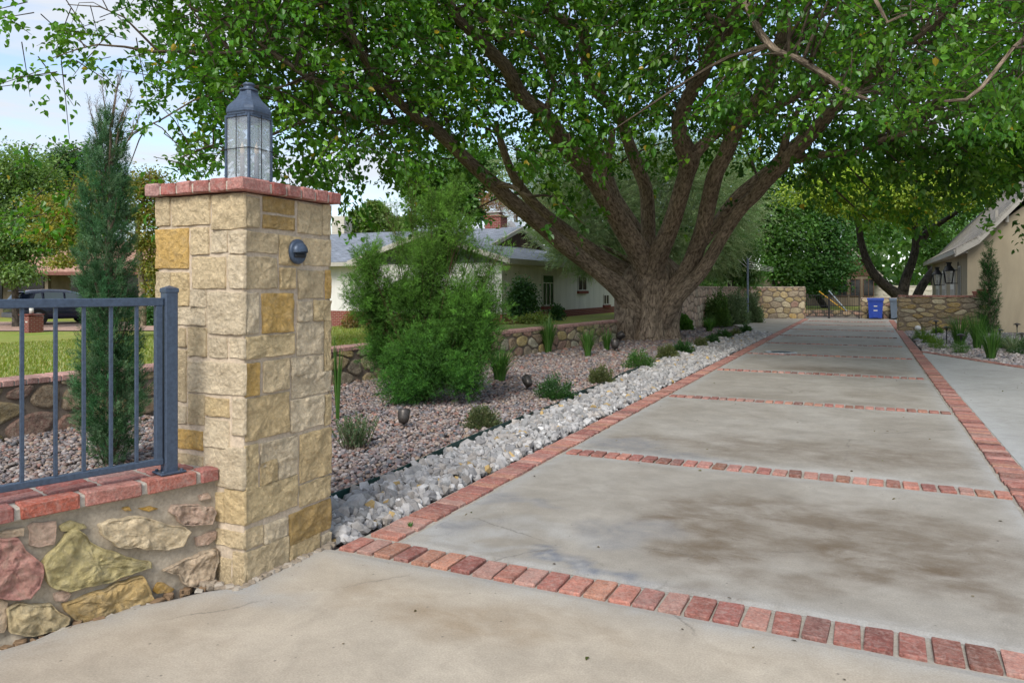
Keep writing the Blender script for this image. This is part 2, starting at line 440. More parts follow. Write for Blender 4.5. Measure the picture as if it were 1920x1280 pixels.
FLAGC = [(.36, .27, .14), (.42, .34, .20), (.34, .24, .15), (.38, .22, .16), (.30, .24, .17), (.44, .33, .14), (.40, .36, .26), (.33, .20, .15)]
def rubble_wall(name, label, p0, p1, z0, h, thick, sx, sz, seed, cope=True, pal_=None, side=1, step=.08, both=False, gcol=(.30, .25, .19), copecol=None, reveal=.022, ends=False):
    """wall from p0 to p1; visible face on the right-hand side of p0->p1 (side=1)"""
    rnd = random.Random(seed); p0 = Vector((p0[0], p0[1], 0)); p1 = Vector((p1[0], p1[1], 0)); d = (p1-p0); L = d.length; d.normalize()
    nr = Vector((d.y, -d.x, 0))*side; root = thing(name, label, 'wall', (p0.x, p0.y, z0))
    core = MB(); c = (p0+p1)/2-nr*thick/2; core.box((c.x, c.y, z0+h/2), (L, thick, h), math.atan2(d.y, d.x), col=gcol); core.build('mortar', MORTAR, root)
    st = MB(); pal_ = pal_ or FLAGC
    fl = [(p0, d, nr, L)]
    if both: fl.append((p1-nr*thick, -d, -nr, L))
    if ends: fl += [(p1, -nr, d, thick), (p0-nr*thick, nr, -d, thick)]
    for (o, u, n_, ll) in fl:
        for po in cells(ll, h, min(sx, ll*.6), sz, rnd):
            cc = vary(rnd.choice(pal_), .75, 1.2, rnd)
            stone(st, po, (o.x, o.y, z0), u, (0, 0, 1), n_, reveal*rnd.uniform(.6, 1.3), cc, step, (1.0, .93, .7, .35), .012, .012, rnd.random()*50, .01)
    st.build('stonework', FLAG, root, True)
    if cope:
        cp = MB(); k = int(L/.115); bl = L/k
        for i in range(k):
            q = p0+d*(i+.5)*bl-nr*(thick/2-.012)
            cc = vary(copecol or (.34, .15, .11), .7, 1.25, rnd)
            cp.box((q.x, q.y, z0+h+.03+rnd.uniform(-.003, .003)), (bl-.012, thick+.05, .062), math.atan2(d.y, d.x), .006, cc)
        cp.box(((p0+p1)/2-nr*(thick/2-.012)).to_tuple()[:2]+(z0+h+.024,), (L, thick+.035, .045), math.atan2(d.y, d.x), 0, (.36, .31, .26))
        cp.build('coping', BRICK, root)
    return root
# ================================================================ GROUND AND PAVING
def m_concrete(name, base, dark, edgec, brown, blue, rough=.75):
    m, n = nodes(name); g = geoco(n)
    at_ = N(n, 'ShaderNodeAttribute', attribute_name='Col').outputs['Color']
    sp = n.nodes.new('ShaderNodeSeparateColor'); n.links.new(at_, sp.inputs[0])
    big = noise_tex(n, .9, 6, .62, g, .8); mid = noise_tex(n, 5, 6, .7, g, .6); fin = noise_tex(n, 120, 3, .6, g)
    mp_ = n.nodes.new('ShaderNodeMapping'); mp_.inputs['Scale'].default_value = (1.8, 2.7, 1); n.links.new(g, mp_.inputs[0])
    st = noise_tex(n, 1.4, 12, .72, mp_.outputs[0], .25)
    c = mix(n, ramp(n, big.outputs[0], [(.38, 0), (.62, 1)]).outputs[0], base, dark)
    c = mix(n, 1, c, ramp(n, mid.outputs[0], [(.3, .86), (.7, 1.1)]).outputs[0], 'MULTIPLY')
    c = mix(n, 1, c, ramp(n, st.outputs[0], [(.35, .92), (.6, 1.03)]).outputs[0], 'MULTIPLY')
    br = math_(n, 'MULTIPLY', sp.outputs[1], ramp(n, st.outputs[0], [(.40, 1.0), (.60, .30)]).outputs[0])
    c = mix(n, br, c, brown)
    bl = math_(n, 'MULTIPLY', sp.outputs[2], ramp(n, mid.outputs[0], [(.35, 1.2), (.65, .4)]).outputs[0])
    c = mix(n, bl, c, blue)
    ed = math_(n, 'MULTIPLY', sp.outputs[0], ramp(n, mid.outputs[0], [(.3, .3), (.6, 1)]).outputs[0])
    c = mix(n, ed, c, edgec)
    c = mix(n, 1, c, ramp(n, fin.outputs[0], [(.3, .84), (.7, 1.14)]).outputs[0], 'MULTIPLY')
    wv = n.nodes.new('ShaderNodeMix'); wv.data_type = 'RGBA'; wv.inputs['Factor'].default_value = .12; n.links.new(g, wv.inputs['A']); n.links.new(mid.outputs['Color'], wv.inputs['B'])
    ck = n.nodes.new('ShaderNodeTexVoronoi'); ck.feature = 'DISTANCE_TO_EDGE'; ck.inputs['Scale'].default_value = .42; n.links.new(wv.outputs['Result'], ck.inputs['Vector'])
    ckm = math_(n, 'MULTIPLY', ramp(n, ck.outputs['Distance'], [(.0012, .55), (.0035, 0)]).outputs[0], ramp(n, big.outputs[0], [(.5, 0), (.6, 1)]).outputs[0])
    c = mix(n, ckm, c, (.10, .085, .07))
    sp2 = noise_tex(n, 26, 5, .7, g); c = mix(n, ramp(n, sp2.outputs[0], [(.62, 0), (.74, .35)]).outputs[0], c, tuple(x*.6 for x in dark))
    pit = n.nodes.new('ShaderNodeTexVoronoi'); pit.inputs['Scale'].default_value = 9; n.links.new(g, pit.inputs['Vector'])
    c = mix(n, ramp(n, pit.outputs['Distance'], [(.03, .7), (.07, 0)]).outputs[0], c, (.10, .085, .07))
    finish(n, c, rough, fin.outputs[0], .35, .003, 0, .3); return m
CONC_A = m_concrete('apron_concrete', (.425, .365, .285), (.36, .305, .235), (.30, .30, .29), (.25, .175, .10), (.20, .24, .32))
CONC_S = m_concrete('slab_concrete', (.325, .295, .25), (.262, .232, .19), (.345, .335, .315), (.135, .10, .066), (.13, .14, .165))
CONC_P = m_concrete('side_path_concrete', (.345, .335, .31), (.30, .29, .265), (.37, .37, .36), (.25, .22, .18), (.3, .33, .36))
def gauss(X, Y, px, py, rx, ry, amp, rot=0):
    p = gp(px, py); dx, dy = X-p.x, Y-p.y; c, s = math.cos(rot), math.sin(rot)
    u = (dx*c+dy*s)/rx; v = (-dx*s+dy*c)/ry
    w = u*u+v*v; return amp/(1+np.exp((w-1)*4.5))
def sheet(name, xl, xr, y0, y1, st, mat, edges='LRBT', stains=(), ew=.13, z=0.0, wob=.0, seed=0, parent=None):
    ny = max(2, int((y1-y0)/st)); xlf = xl if callable(xl) else (lambda y: xl); xrf = xr if callable(xr) else (lambda y: xr)
    nx = max(2, int(abs(xrf(y0)-xlf(y0))/st)); ys = np.linspace(y0, y1, ny+1); us = np.linspace(0, 1, nx+1)
    XL = np.array([xlf(y) for y in ys])[:, None]; XR = np.array([xrf(y) for y in ys])[:, None]
    X = XL+(XR-XL)*us[None, :]; Y = np.repeat(ys[:, None], nx+1, 1)
    D = np.full(X.shape, 9.0)
    if 'L' in edges: D = np.minimum(D, X-XL)
    if 'R' in edges: D = np.minimum(D, XR-X)
    if 'B' in edges: D = np.minimum(D, Y-y0)
    if 'T' in edges: D = np.minimum(D, y1-Y)
    col = np.zeros(X.shape+(3,)); col[..., 0] = np.clip(np.exp(-(D/ew)**1.5), 0, 1)*.8
    wx = X+.10*np.sin(Y*7+X*3)+.05*np.sin(X*17+Y*9+1); wy = Y+.09*np.sin(X*6.3+Y*4)+.04*np.sin(X*19-Y*13)
    for s in stains:
        ch = {'e': 0, 'n': 1, 'b': 2}[s[0]]; col[..., ch] = np.clip(col[..., ch]+gauss(wx, wy, *s[1:]), 0, 1)
    Z = np.full(X.shape, z)-np.clip(.012-D, 0, .012)*.6
    V = np.stack([X, Y, Z], -1).reshape(-1, 3); w = nx+1
    I = (np.arange(ny)[:, None]*w+np.arange(nx)[None, :]).reshape(-1)
    F = np.stack([I, I+1, I+w+1, I+w], 1)
    # skirt round the rim
    rim = list(range(nx+1))+[r*w+nx for r in range(1, ny+1)]+[ny*w+c for c in range(nx-1, -1, -1)]+[r*w for r in range(ny-1, 0, -1)]
    low = V[rim].copy(); low[:, 2] -= .1; n0 = len(V); V = np.concatenate([V, low]); C = np.concatenate([col.reshape(-1, 3), col.reshape(-1, 3)[rim]])
    m = len(rim); F = np.concatenate([F, np.array([(rim[i], n0+i, n0+(i+1) % m, rim[(i+1) % m]) for i in range(m)])])
    o = mesh_np(name, V, F, mat, parent, C, False); tag(o, kind='structure'); return o
# ground to the horizon and the soil under everything
gm, gn = nodes('earth'); g_ = geoco(gn); e1 = noise_tex(gn, .3, 6, .6, g_); e2 = noise_tex(gn, 9, 4, .6, g_)
finish(gn, mix(gn, 1, mix(gn, ramp(gn, e1.outputs[0], [(.4, 0), (.6, 1)]).outputs[0], (.16, .11, .07), (.09, .10, .04)), ramp(gn, e2.outputs[0], [(.3, .75), (.7, 1.2)]).outputs[0], 'MULTIPLY'), .95, e2.outputs[0], .5, .02)
k = 64; V = [(0, 30, -.42)]+[(600*math.cos(2*math.pi*i/k), 30+600*math.sin(2*math.pi*i/k), -.42) for i in range(k)]
g = MB(); g.add(V, [(0, i+1, (i+1) % k+1) for i in range(k)]); tag(g.build('ground', gm), kind='structure')
soilm, sn = nodes('bed_soil'); g_ = geoco(sn); v_ = sn.nodes.new('ShaderNodeTexVoronoi'); v_.inputs['Scale'].default_value = 24; sn.links.new(g_, v_.inputs['Vector'])
vc = ramp(sn, sn.nodes[-1].outputs['Color'] if False else v_.outputs['Color'], [(.1, (.09, .075, .07)), (.5, (.20, .15, .13)), (.9, (.26, .25, .25))]).outputs[0]
finish(sn, mix(sn, 1, vc, ramp(sn, v_.outputs['Distance'], [(.2, 1), (.6, .25)]).outputs[0], 'MULTIPLY'), .9, v_.outputs['Distance'], -.8, .02)
g = MB(); g.add([(-13, -6, -.05), (9, -6, -.05), (9, 44, -.05), (-13, 44, -.05)], [(0, 1, 2, 3)]); tag(g.build('bed_soil', soilm), kind='structure')

WL = lambda y: -7.36+.08*(y-9.3)                    # low garden wall line
FWd = Vector((.26, .93, 0)).normalized(); FWp = Vector((-3.05, 2.83, 0)); FWn = Vector((FWd.y, -FWd.x, 0))
def apl(y):
    if y > 2.80: return -2.845+.02*math.sin(y*9)
    return (FWp.x+(y-FWp.y)*.26/.93)+.075+.03*math.sin(y*5)+.012*math.sin(y*23)+(.10*max(0, (y-2.35)/.45)**2)
stA = [('n', 800, 1150, .45, .22, .35), ('n', 1000, 1170, .5, .15, .3), ('e', 470, 1110, .3, .12, .5, .5), ('n', 350, 1230, .35, .2, .15), ('n', 1500, 1250, .3, .1, .15)]
sheet('driveway_apron', apl, lambda y: 7.0, -4, 3.415, .05, CONC_A, 'LT', stA, .14)
def arc(k, pts, rx, ry, amp):
    o_ = []
    for (a, b), (c_, d) in zip(pts[:-1], pts[1:]):
        for i in range(6): u = i/6; o_.append((k, a+(c_-a)*u, b+(d-b)*u, rx, ry, amp))
    return o_
stS = {0: arc('e', [(842, 1012), (838, 985), (880, 962), (960, 948), (1060, 950)], .05, .035, .20)+arc('e', [(860, 1005), (920, 1022), (1000, 1040), (1090, 1064)], .07, .035, .24)+arc('b', [(990, 1048), (1060, 1058), (1130, 1068)], .07, .03, .35)+arc('b', [(850, 1012), (890, 1032), (960, 1045)], .05, .025, .12)+[('n', 1560, 990, 1.25, .62, .80), ('n', 1270, 985, .32, .13, .95, -.25), ('n', 1330, 1040, .25, .22, .85, .4), ('n', 1450, 1080, .55, .16, .6, .2), ('n', 1730, 1080, .5, .25, .6),
           ('b', 1080, 1052, .33, .05, .95, -.12), ('b', 860, 985, .12, .22, .55, .3), ('b', 960, 940, .4, .10, .45, .1), ('e', 900, 1000, .2, .12, .75, .2), ('e', 1010, 990, .5, .14, .5), ('b', 1180, 1000, .3, .25, .35), ('n', 1290, 1120, .2, .1, .7)],
       1: [('b', 1150, 828, .45, .25, .55), ('n', 1500, 845, 1.2, .5, .6), ('n', 1180, 818, .6, .08, .5), ('n', 1750, 850, .5, .6, .35), ('b', 1250, 855, .6, .15, .4)],
       2: [('n', 1500, 758, 1.4, .7, .35), ('n', 1650, 742, .6, .4, .3)], 3: [('n', 1560, 693, .85, .55, .95), ('n', 1640, 700, .4, .35, .5)], 4: [('b', 1560, 668, 1.1, .5, .3)]}
bands = [3.65, 6.30, 10.22, 13.95, 17.75, 21.35, 25.0, 28.8, 32.6, 36.4, 38.95]
for i in range(10):
    y0 = bands[i]+(.0 if i == 0 else .2)+.012; y1 = bands[i+1]-.012
    sheet('driveway_slab', -2.485, .935, y0, y1, .045 if i == 0 else (.08 if i < 3 else .25), CONC_S, 'LRBT', stS.get(i, []), .10, z=.004*math.sin(i*2.1))
sheet('side_path', 1.195, 9.0, 3.43, 16.0, .25, CONC_P, 'LB', [], .1, z=-.006)
sheet('side_path', 1.195, lambda y: 1.2+max(.02, (19.9-y)/3.2*1.5), 16.01, 19.85, .2, CONC_P, 'L', [], .1, z=-.006)
sheet('side_parking', lambda y: -3.2-min(1, (y-25.6)/7)*2.0, -2.765, 25.7, 38.95, .25, CONC_S, 'LB', [], .2, z=-.004)
sheet('side_parking', 1.195, 1.9, 27.0, 29.2, .25, CONC_S, 'LB', [], .2, z=-.004)
sheet('side_parking', 1.195, 3.0, 29.7, 40.0, .3, CONC_S, 'LB', [], .2, z=-.004)
sheet('driveway_slab', -4.0, 1.19, 38.97, 41.2, .3, CONC_S, 'LRBT', [], .2, z=-.004)
# mortar bed + brick bands
bed = MB(); mc = (.34, .31, .26)
def strip(x0, x1, y0, y1, z=-.011): bed.box(((x0+x1)/2, (y0+y1)/2, z-.04), (x1-x0, y1-y0, .08), 0, 0, mc)
strip(-2.765, 9.0, 3.418, 3.655); strip(-2.755, -2.488, 3.656, 38.9); strip(.938, 1.19, 3.656, 38.9)
for b in bands[1:-1]: strip(-2.487, .937, b-.008, b+.208)
tag(bed.build('brick_joint_mortar', MORTAR), kind='structure')
rb = random.Random(4)
BC = [(.39, .165, .12), (.35, .14, .105), (.40, .195, .15), (.33, .13, .10), (.27, .10, .08), (.40, .22, .175), (.34, .16, .13), (.38, .18, .12)]
def bcol(dark=0):
    c = rb.choice(BC); k = rb.uniform(.8, 1.15)
    if rb.random() < dark: k *= .6
    return tuple(x*k for x in c)
br = MB(); x = -2.745; prev = 0
while x < 5.6:
    w = rb.uniform(.100, .114); c = bcol(.15 if x > -.6 else 0)
    y0 = 3.535+.012*math.sin(x*1.3)
    br.box((x+w/2, y0+rb.uniform(-.004, .004), -.022+rb.uniform(-.002, .003)), (w, .207, .06), rb.uniform(-.03, .03), .0045, c, .003, rb); x += w+rb.uniform(.013, .022)
for (xa, dk) in ((-2.62, .05), (1.065, .35)):
    y = 3.70
    while y < 38.8:
        w = rb.uniform(.09, .1); far = y > 12
        br.box((xa+rb.uniform(-.006, .006), y+w/2, -.020+rb.uniform(-.004, .003)), (.205+rb.uniform(-.008, .008), w, .06), rb.uniform(-.02, .02), .0045, bcol(dk), 0 if far else .002, rb)
        y += w+rb.uniform(.006, .013)
for b in bands[1:-1]:
    x = -2.47
    while x < .86:
        w = rb.uniform(.09, .105); br.box((x+w/2, b+.1+rb.uniform(-.005, .005), -.021+rb.uniform(-.004, .003)), (w, .17, .06), rb.uniform(-.04, .04), .005, bcol(.3), .002, rb); x += w+rb.uniform(.014, .026)
tag(br.build('brick_band', BRICK), kind='structure')
eb = MB(); rb2 = random.Random(8)                   # brick edge of the right-hand planting bed
for i in range(60):
    y = 19.9-(i*.085)*1.0; x = 1.22+(19.9-y)/3.2*1.5
    if x > 4.2: break
    eb.box((x, y+.09, -.015), (.1, .2, .06), -.9, .006, tuple(v*.8 for v in bcol()))
tag(eb.build('bed_edge_brick', BRICK), kind='structure')
# iron cover on the third slab
t = thing('manhole_cover', 'round pale metal drain cover set in the driveway beyond the dark oil stain', 'drain cover', gp(1464, 661, 0))
g = MB(); c = gp(1464, 661, 0); g.lathe((c.x, c.y, .002), [(.36, 0), (.37, .012), (.30, .02), (.30, .014), (.0, .016)], 28, (.42, .42, .42)); g.build('rim', m_plain('galvanised', (.45, .46, .46), .45, .6), t, True)
g = MB(); g.lathe((c.x, c.y, .019), [(.22, 0), (.21, .006), (0, .006)], 24); g.build('lid', BLACKM, t)

# ---------------------------------------------------------------- gravel
ico_v = []; ph = (1+5**.5)/2
for a, b in ((-1, ph), (1, ph), (-1, -ph), (1, -ph)): ico_v += [(a, b, 0)]
for a, b in ((-1, ph), (1, ph), (-1, -ph), (1, -ph)): ico_v += [(0, a, b)]
for a, b in ((ph, -1), (ph, 1), (-ph, -1), (-ph, 1)): ico_v += [(a, 0, b)]
ICV = unit(np.array(ico_v, float))
ICF = np.array([(0, 11, 5), (0, 5, 1), (0, 1, 7), (0, 7, 10), (0, 10, 11), (1, 5, 9), (5, 11, 4), (11, 10, 2), (10, 7, 6), (7, 1, 8), (3, 9, 4), (3, 4, 2), (3, 2, 6), (3, 6, 8), (3, 8, 9), (4, 9, 5), (2, 4, 11), (6, 2, 10), (8, 6, 7), (9, 8, 1)])
def subdiv(V, F):
    V = list(map(tuple, V)); c = {}; G = []
    def mid(a, b):
        k = (min(a, b), max(a, b))
        if k not in c: m = (np.array(V[a])+np.array(V[b]))/2; V.append(tuple(m/np.linalg.norm(m))); c[k] = len(V)-1
        return c[k]
    for f in F:
        a, b, d = f; x, y, z = mid(a, b), mid(b, d), mid(d, a); G += [(a, x, z), (b, y, x), (d, z, y), (x, y, z)]
    return np.array(V), np.array(G)
IC1 = subdiv(ICV, ICF)
def rocks(P, size, flat, col, rs, tmpl, jit=0.0, tilt=.35):
    n = len(P); TV, TF = tmpl; k = len(TV)
    V = np.repeat(TV[None], n, 0)*(1+jit*rs.normal(size=(n, k, 1)))
    sc = np.stack([size*rs.uniform(.75, 1.25, n), size*rs.uniform(.55, .95, n), size*flat*rs.uniform(.75, 1.2, n)], 1)
    V = V*sc[:, None, :]
    a = rs.normal(size=n)*tilt; b = rs.normal(size=n)*tilt; c = rs.rand(n)*6.283
    ca, sa = np.cos(a)[:, None], np.sin(a)[:, None]; y = V[..., 1]*ca-V[..., 2]*sa; z = V[..., 1]*sa+V[..., 2]*ca; V[..., 1] = y; V[..., 2] = z
    ca, sa = np.cos(b)[:, None], np.sin(b)[:, None]; x = V[..., 0]*ca+V[..., 2]*sa; z = -V[..., 0]*sa+V[..., 2]*ca; V[..., 0] = x; V[..., 2] = z
    ca, sa = np.cos(c)[:, None], np.sin(c)[:, None]; x = V[..., 0]*ca-V[..., 1]*sa; y = V[..., 0]*sa+V[..., 1]*ca; V[..., 0] = x; V[..., 1] = y
    V += P[:, None, :]
    F = (np.arange(n)*k)[:, None, None]+TF[None]
    return V.reshape(-1, 3), F.reshape(-1, 3), np.repeat(col, k, 0)
def campos(P):
    t = -P[:, 0]*sA+P[:, 1]*cA; r = P[:, 0]*cA+P[:, 1]*sA
    return CX+FPX*r/t, t
ELY = np.array([-6, 4.2, 6.3, 9.1, 12.2, 19, 26]); ELX = np.array([-3.40, -3.40, -3.50, -3.58, -3.75, -4.0, -3.6])
PEBC = [(.30, .22, .185), (.25, .175, .15), (.36, .30, .26), (.20, .20, .215), (.15, .165, .18), (.44, .40, .37), (.36, .20, .16), (.40, .31, .23), (.28, .26, .27), (.50, .47, .45), (.22, .19, .20)]
rs = np.random.RandomState(3)
def bed_points(x0, x1, y0, y1, dens, rs, ok):
    n = int((x1-x0)*(y1-y0)*dens); P = np.stack([rs.uniform(x0, x1, n), rs.uniform(y0, y1, n), np.zeros(n)], 1)
    px, t = campos(P); return P[(px > -160) & (px < 2080) & (t > 1) & ok(P, t)]
def inbed(P): return (P[:, 0] > WL(P[:, 1])+.02) & (P[:, 0] < np.interp(P[:, 1], ELY, ELX)-.02)
def notpil(P): return ~((P[:, 0] > -3.56) & (P[:, 0] < -2.8) & (P[:, 1] > 2.75) & (P[:, 1] < 3.6)) & ~((P[:, 0] > FWp.x+(P[:, 1]-FWp.y)*.28-.3) & (P[:, 1] < 2.85))
VV, FF, CC = [], [], []; off = 0
for (ta, tb, dens, sz, tm) in ((1, 7.2, 1500, .0195, IC1), (7.2, 11, 1000, .023, (ICV, ICF)), (11, 16, 560, .029, (ICV, ICF)), (16, 27, 260, .040, (ICV, ICF)), (27, 45, 110, .06, (ICV, ICF))):
    P = bed_points(-8, -3.3, 1.2, 27.5, dens, rs, lambda P, t: (t > ta) & (t <= tb) & inbed(P) & notpil(P))
    n = len(P); size = sz*np.exp(rs.normal(size=n)*.28); P[:, 2] = rs.uniform(-.022, .012, n)
    v, f, c = rocks(P, size, .58, pal(rs, n, PEBC, .14), rs, tm, 0.05)
    VV.append(v); FF.append(f+off); CC.append(c); off += len(v)
tag(mesh_np('pebbles', np.concatenate(VV), np.concatenate(FF), PEB, None, np.concatenate(CC)*np.array([[.70, .655, .63]]), True), kind='stuff', label='rounded purple and grey river pebbles filling the planting bed', cat='pebbles')
# right-hand bed
P = bed_points(1.2, 8.5, 16.5, 29.3, 260, rs, lambda P, t: (P[:, 0] > 1.27+np.clip(19.9-P[:, 1], 0, 9)/3.2*1.5) | (P[:, 1] > 19.9))
P = P[(P[:, 0] > 1.24)]; n = len(P); P[:, 2] = rs.uniform(-.03, .015, n)
v, f, c = rocks(P, .042*np.exp(rs.normal(size=n)*.3), .6, pal(rs, n, [(.30, .24, .21), (.24, .21, .20), (.36, .31, .28), (.2, .19, .2), (.42, .38, .34)], .15), rs, (ICV, ICF), .06)
tag(mesh_np('gravel', v, f, PEB, None, c, True), kind='stuff', label='brown and grey gravel around the path lights in the right bed', cat='gravel')
# crushed white rock along the drive
VV, FF, CC = [], [], []; off = 0
for (ya, yb, dens, sz) in ((3.05, 9, 560, .043), (9, 16, 330, .047), (16, 26, 170, .056)):
    n = int(1.5*(yb-ya)*dens); P = np.stack([rs.uniform(-4.2, -2.77, n), rs.uniform(ya, yb, n), np.zeros(n)], 1)
    ex = np.interp(P[:, 1], ELY, ELX); P = P[(P[:, 0] > ex+.05) & (P[:, 0] < np.where(P[:, 1] < 3.62, -2.80, -2.80)) & ~((P[:, 0] < -2.80) & (P[:, 1] < 3.60) & (P[:, 0] > -9) & (P[:, 1] < 3.56))]
    n = len(P); P[:, 2] = rs.uniform(-.03, .028, n)*np.clip((-2.70-P[:, 0])*6, .15, 1)
    col = pal(rs, n, [(.40, .38, .36), (.31, .30, .285), (.46, .44, .42), (.38, .34, .30), (.26, .25, .245)], .1)
    odd = rs.rand(n) < .035; col[odd] = np.array([.48, .33, .14])*rs.uniform(.7, 1.2, (odd.sum(), 1))
    v, f, c = rocks(P, sz*np.exp(rs.normal(size=n)*.24), .72, col, rs, IC1 if False else (ICV, ICF), .17, .8)
    VV.append(v); FF.append(f+off); CC.append(c); off += len(v)
# small filler chips
n = 5200; P = np.stack([rs.uniform(-4.1, -2.77, n), 3.1+22.5*rs.rand(n)**1.4, rs.uniform(-.03, .01, n)], 1); P = P[(P[:, 0] > np.interp(P[:, 1], ELY, ELX)+.03) & (P[:, 1] > 3.57)]
n = len(P); v, f, c = rocks(P, .032*np.exp(rs.normal(size=n)*.3), .7, pal(rs, n, [(.5, .48, .46), (.36, .34, .33), (.6, .58, .55)], .12), rs, (ICV, ICF), .15, .8)
VV.append(v); FF.append(f+off); CC.append(c)
tag(mesh_np('white_rocks', np.concatenate(VV), np.concatenate(FF), ROCK, None, np.concatenate(CC)*.88, False), kind='stuff', label='angular off-white crushed rocks in a strip beside the brick border', cat='rocks')
g = MB(); pr = None                                   # green metal edging strip
ys = [3.3+.3*i for i in range(75)]
for a, b in zip(ys[:-1], ys[1:]):
    xa, xb = float(np.interp(a, ELY, ELX))+.012*math.sin(a*3), float(np.interp(b, ELY, ELX))+.012*math.sin(b*3)
    za, zb = .045+.012*math.sin(a*2.1), .045+.012*math.sin(b*2.1)
    g.add([(xa-.003, a, -.06), (xa+.003, a, -.06), (xa+.003, a, za), (xa-.003, a, za), (xb-.003, b, -.06), (xb+.003, b, -.06), (xb+.003, b, zb), (xb-.003, b, zb)], [(1, 5, 6, 2), (4, 0, 3, 7), (3, 2, 6, 7)])
tag(g.build('garden_edging', m_plain('green_edging', (.010, .045, .038), .5)), 'dark green metal edging strip between the pebbles and the white rocks', 'edging')
# raised lawn behind the low wall, falling away to the street
ny, nx = 90, 60; V = []; C = []
def lawn_z(x, y):
    s = max(0, (WL(y)-.36-x)); q = min(1, s/16); z = .50-.74*q; return min(z, -.03+.12*s) if y > 21.6 else z
for j in range(ny+1):
    y = -8+62*j/ny
    for i in range(nx+1):
        s = 48*(i/nx)**2; x = WL(y)-.30-s; V.append((x, y, lawn_z(x, y))); C.append((0, 0, 0))
I = (np.arange(ny)[:, None]*(nx+1)+np.arange(nx)[None, :]).reshape(-1)
lm, ln_ = nodes('lawn'); g_ = geoco(ln_); a = noise_tex(ln_, .55, 5, .6, g_); b = noise_tex(ln_, 40, 4, .7, g_)
lc = mix(ln_, ramp(ln_, a.outputs[0], [(.35, 0), (.65, 1)]).outputs[0], (.20, .27, .035), (.31, .29, .07))
finish(ln_, mix(ln_, 1, lc, ramp(ln_, b.outputs[0], [(.3, .6), (.7, 1.3)]).outputs[0], 'MULTIPLY'), .9, b.outputs[0], .9, .03)
tag(mesh_np('lawn', V, np.stack([I, I+nx+1, I+nx+2, I+1], 1), lm, None, None, True), kind='structure')
rs = np.random.RandomState(11); n = 190000
s = 17*rs.rand(n)**1.3; y = rs.uniform(2, 30, n); x = WL(y)-.34-s; P = np.stack([x, y, np.array([0.0]*n)], 1)
px, t = campos(P); keep = ((px > -60) & (px < 320) | (px > 600) & (px < 760)) & (t > 4) & (t < 30); P = P[keep]; t = t[keep]
P[:, 2] = .50-.74*np.clip((WL(P[:, 1])-.36-P[:, 0])/16, 0, 1); n = len(P)
h = rs.uniform(.03, .06, n)*(1+t*.015); az = rs.rand(n)*6.283; d = np.stack([np.cos(az), np.sin(az), az*0], 1); w = .004+t*.0005
tip = P+d*h[:, None]*.6; tip[:, 2] += h; sd_ = np.stack([-d[:, 1], d[:, 0], az*0], 1)*w[:, None]
V = np.stack([P-sd_, P+sd_, tip], 1).reshape(-1, 3); F = (np.arange(n)*3)[:, None]+np.arange(3)
tag(mesh_np('grass', V, F, LEAF, None, np.repeat(pal(rs, n, [(.22, .29, .04), (.30, .31, .07), (.36, .33, .11), (.16, .26, .04)], .15), 3, 0)), kind='stuff', label='short green and yellowing lawn grass behind the low wall', cat='grass')
# street level drive of the neighbour, terracotta paving
q = [gp(-120, 620, -.2), gp(330, 619, -.2), gp(330, 603, -.2), gp(-120, 603, -.2)]
g = MB(); g.add([(p.x, p.y, -.205) for p in q], [(0, 1, 2, 3)]); tag(g.build('neighbour_driveway', m_plain('terracotta_paving', (.36, .23, .17), .9, 0, 3, .25)), kind='structure')

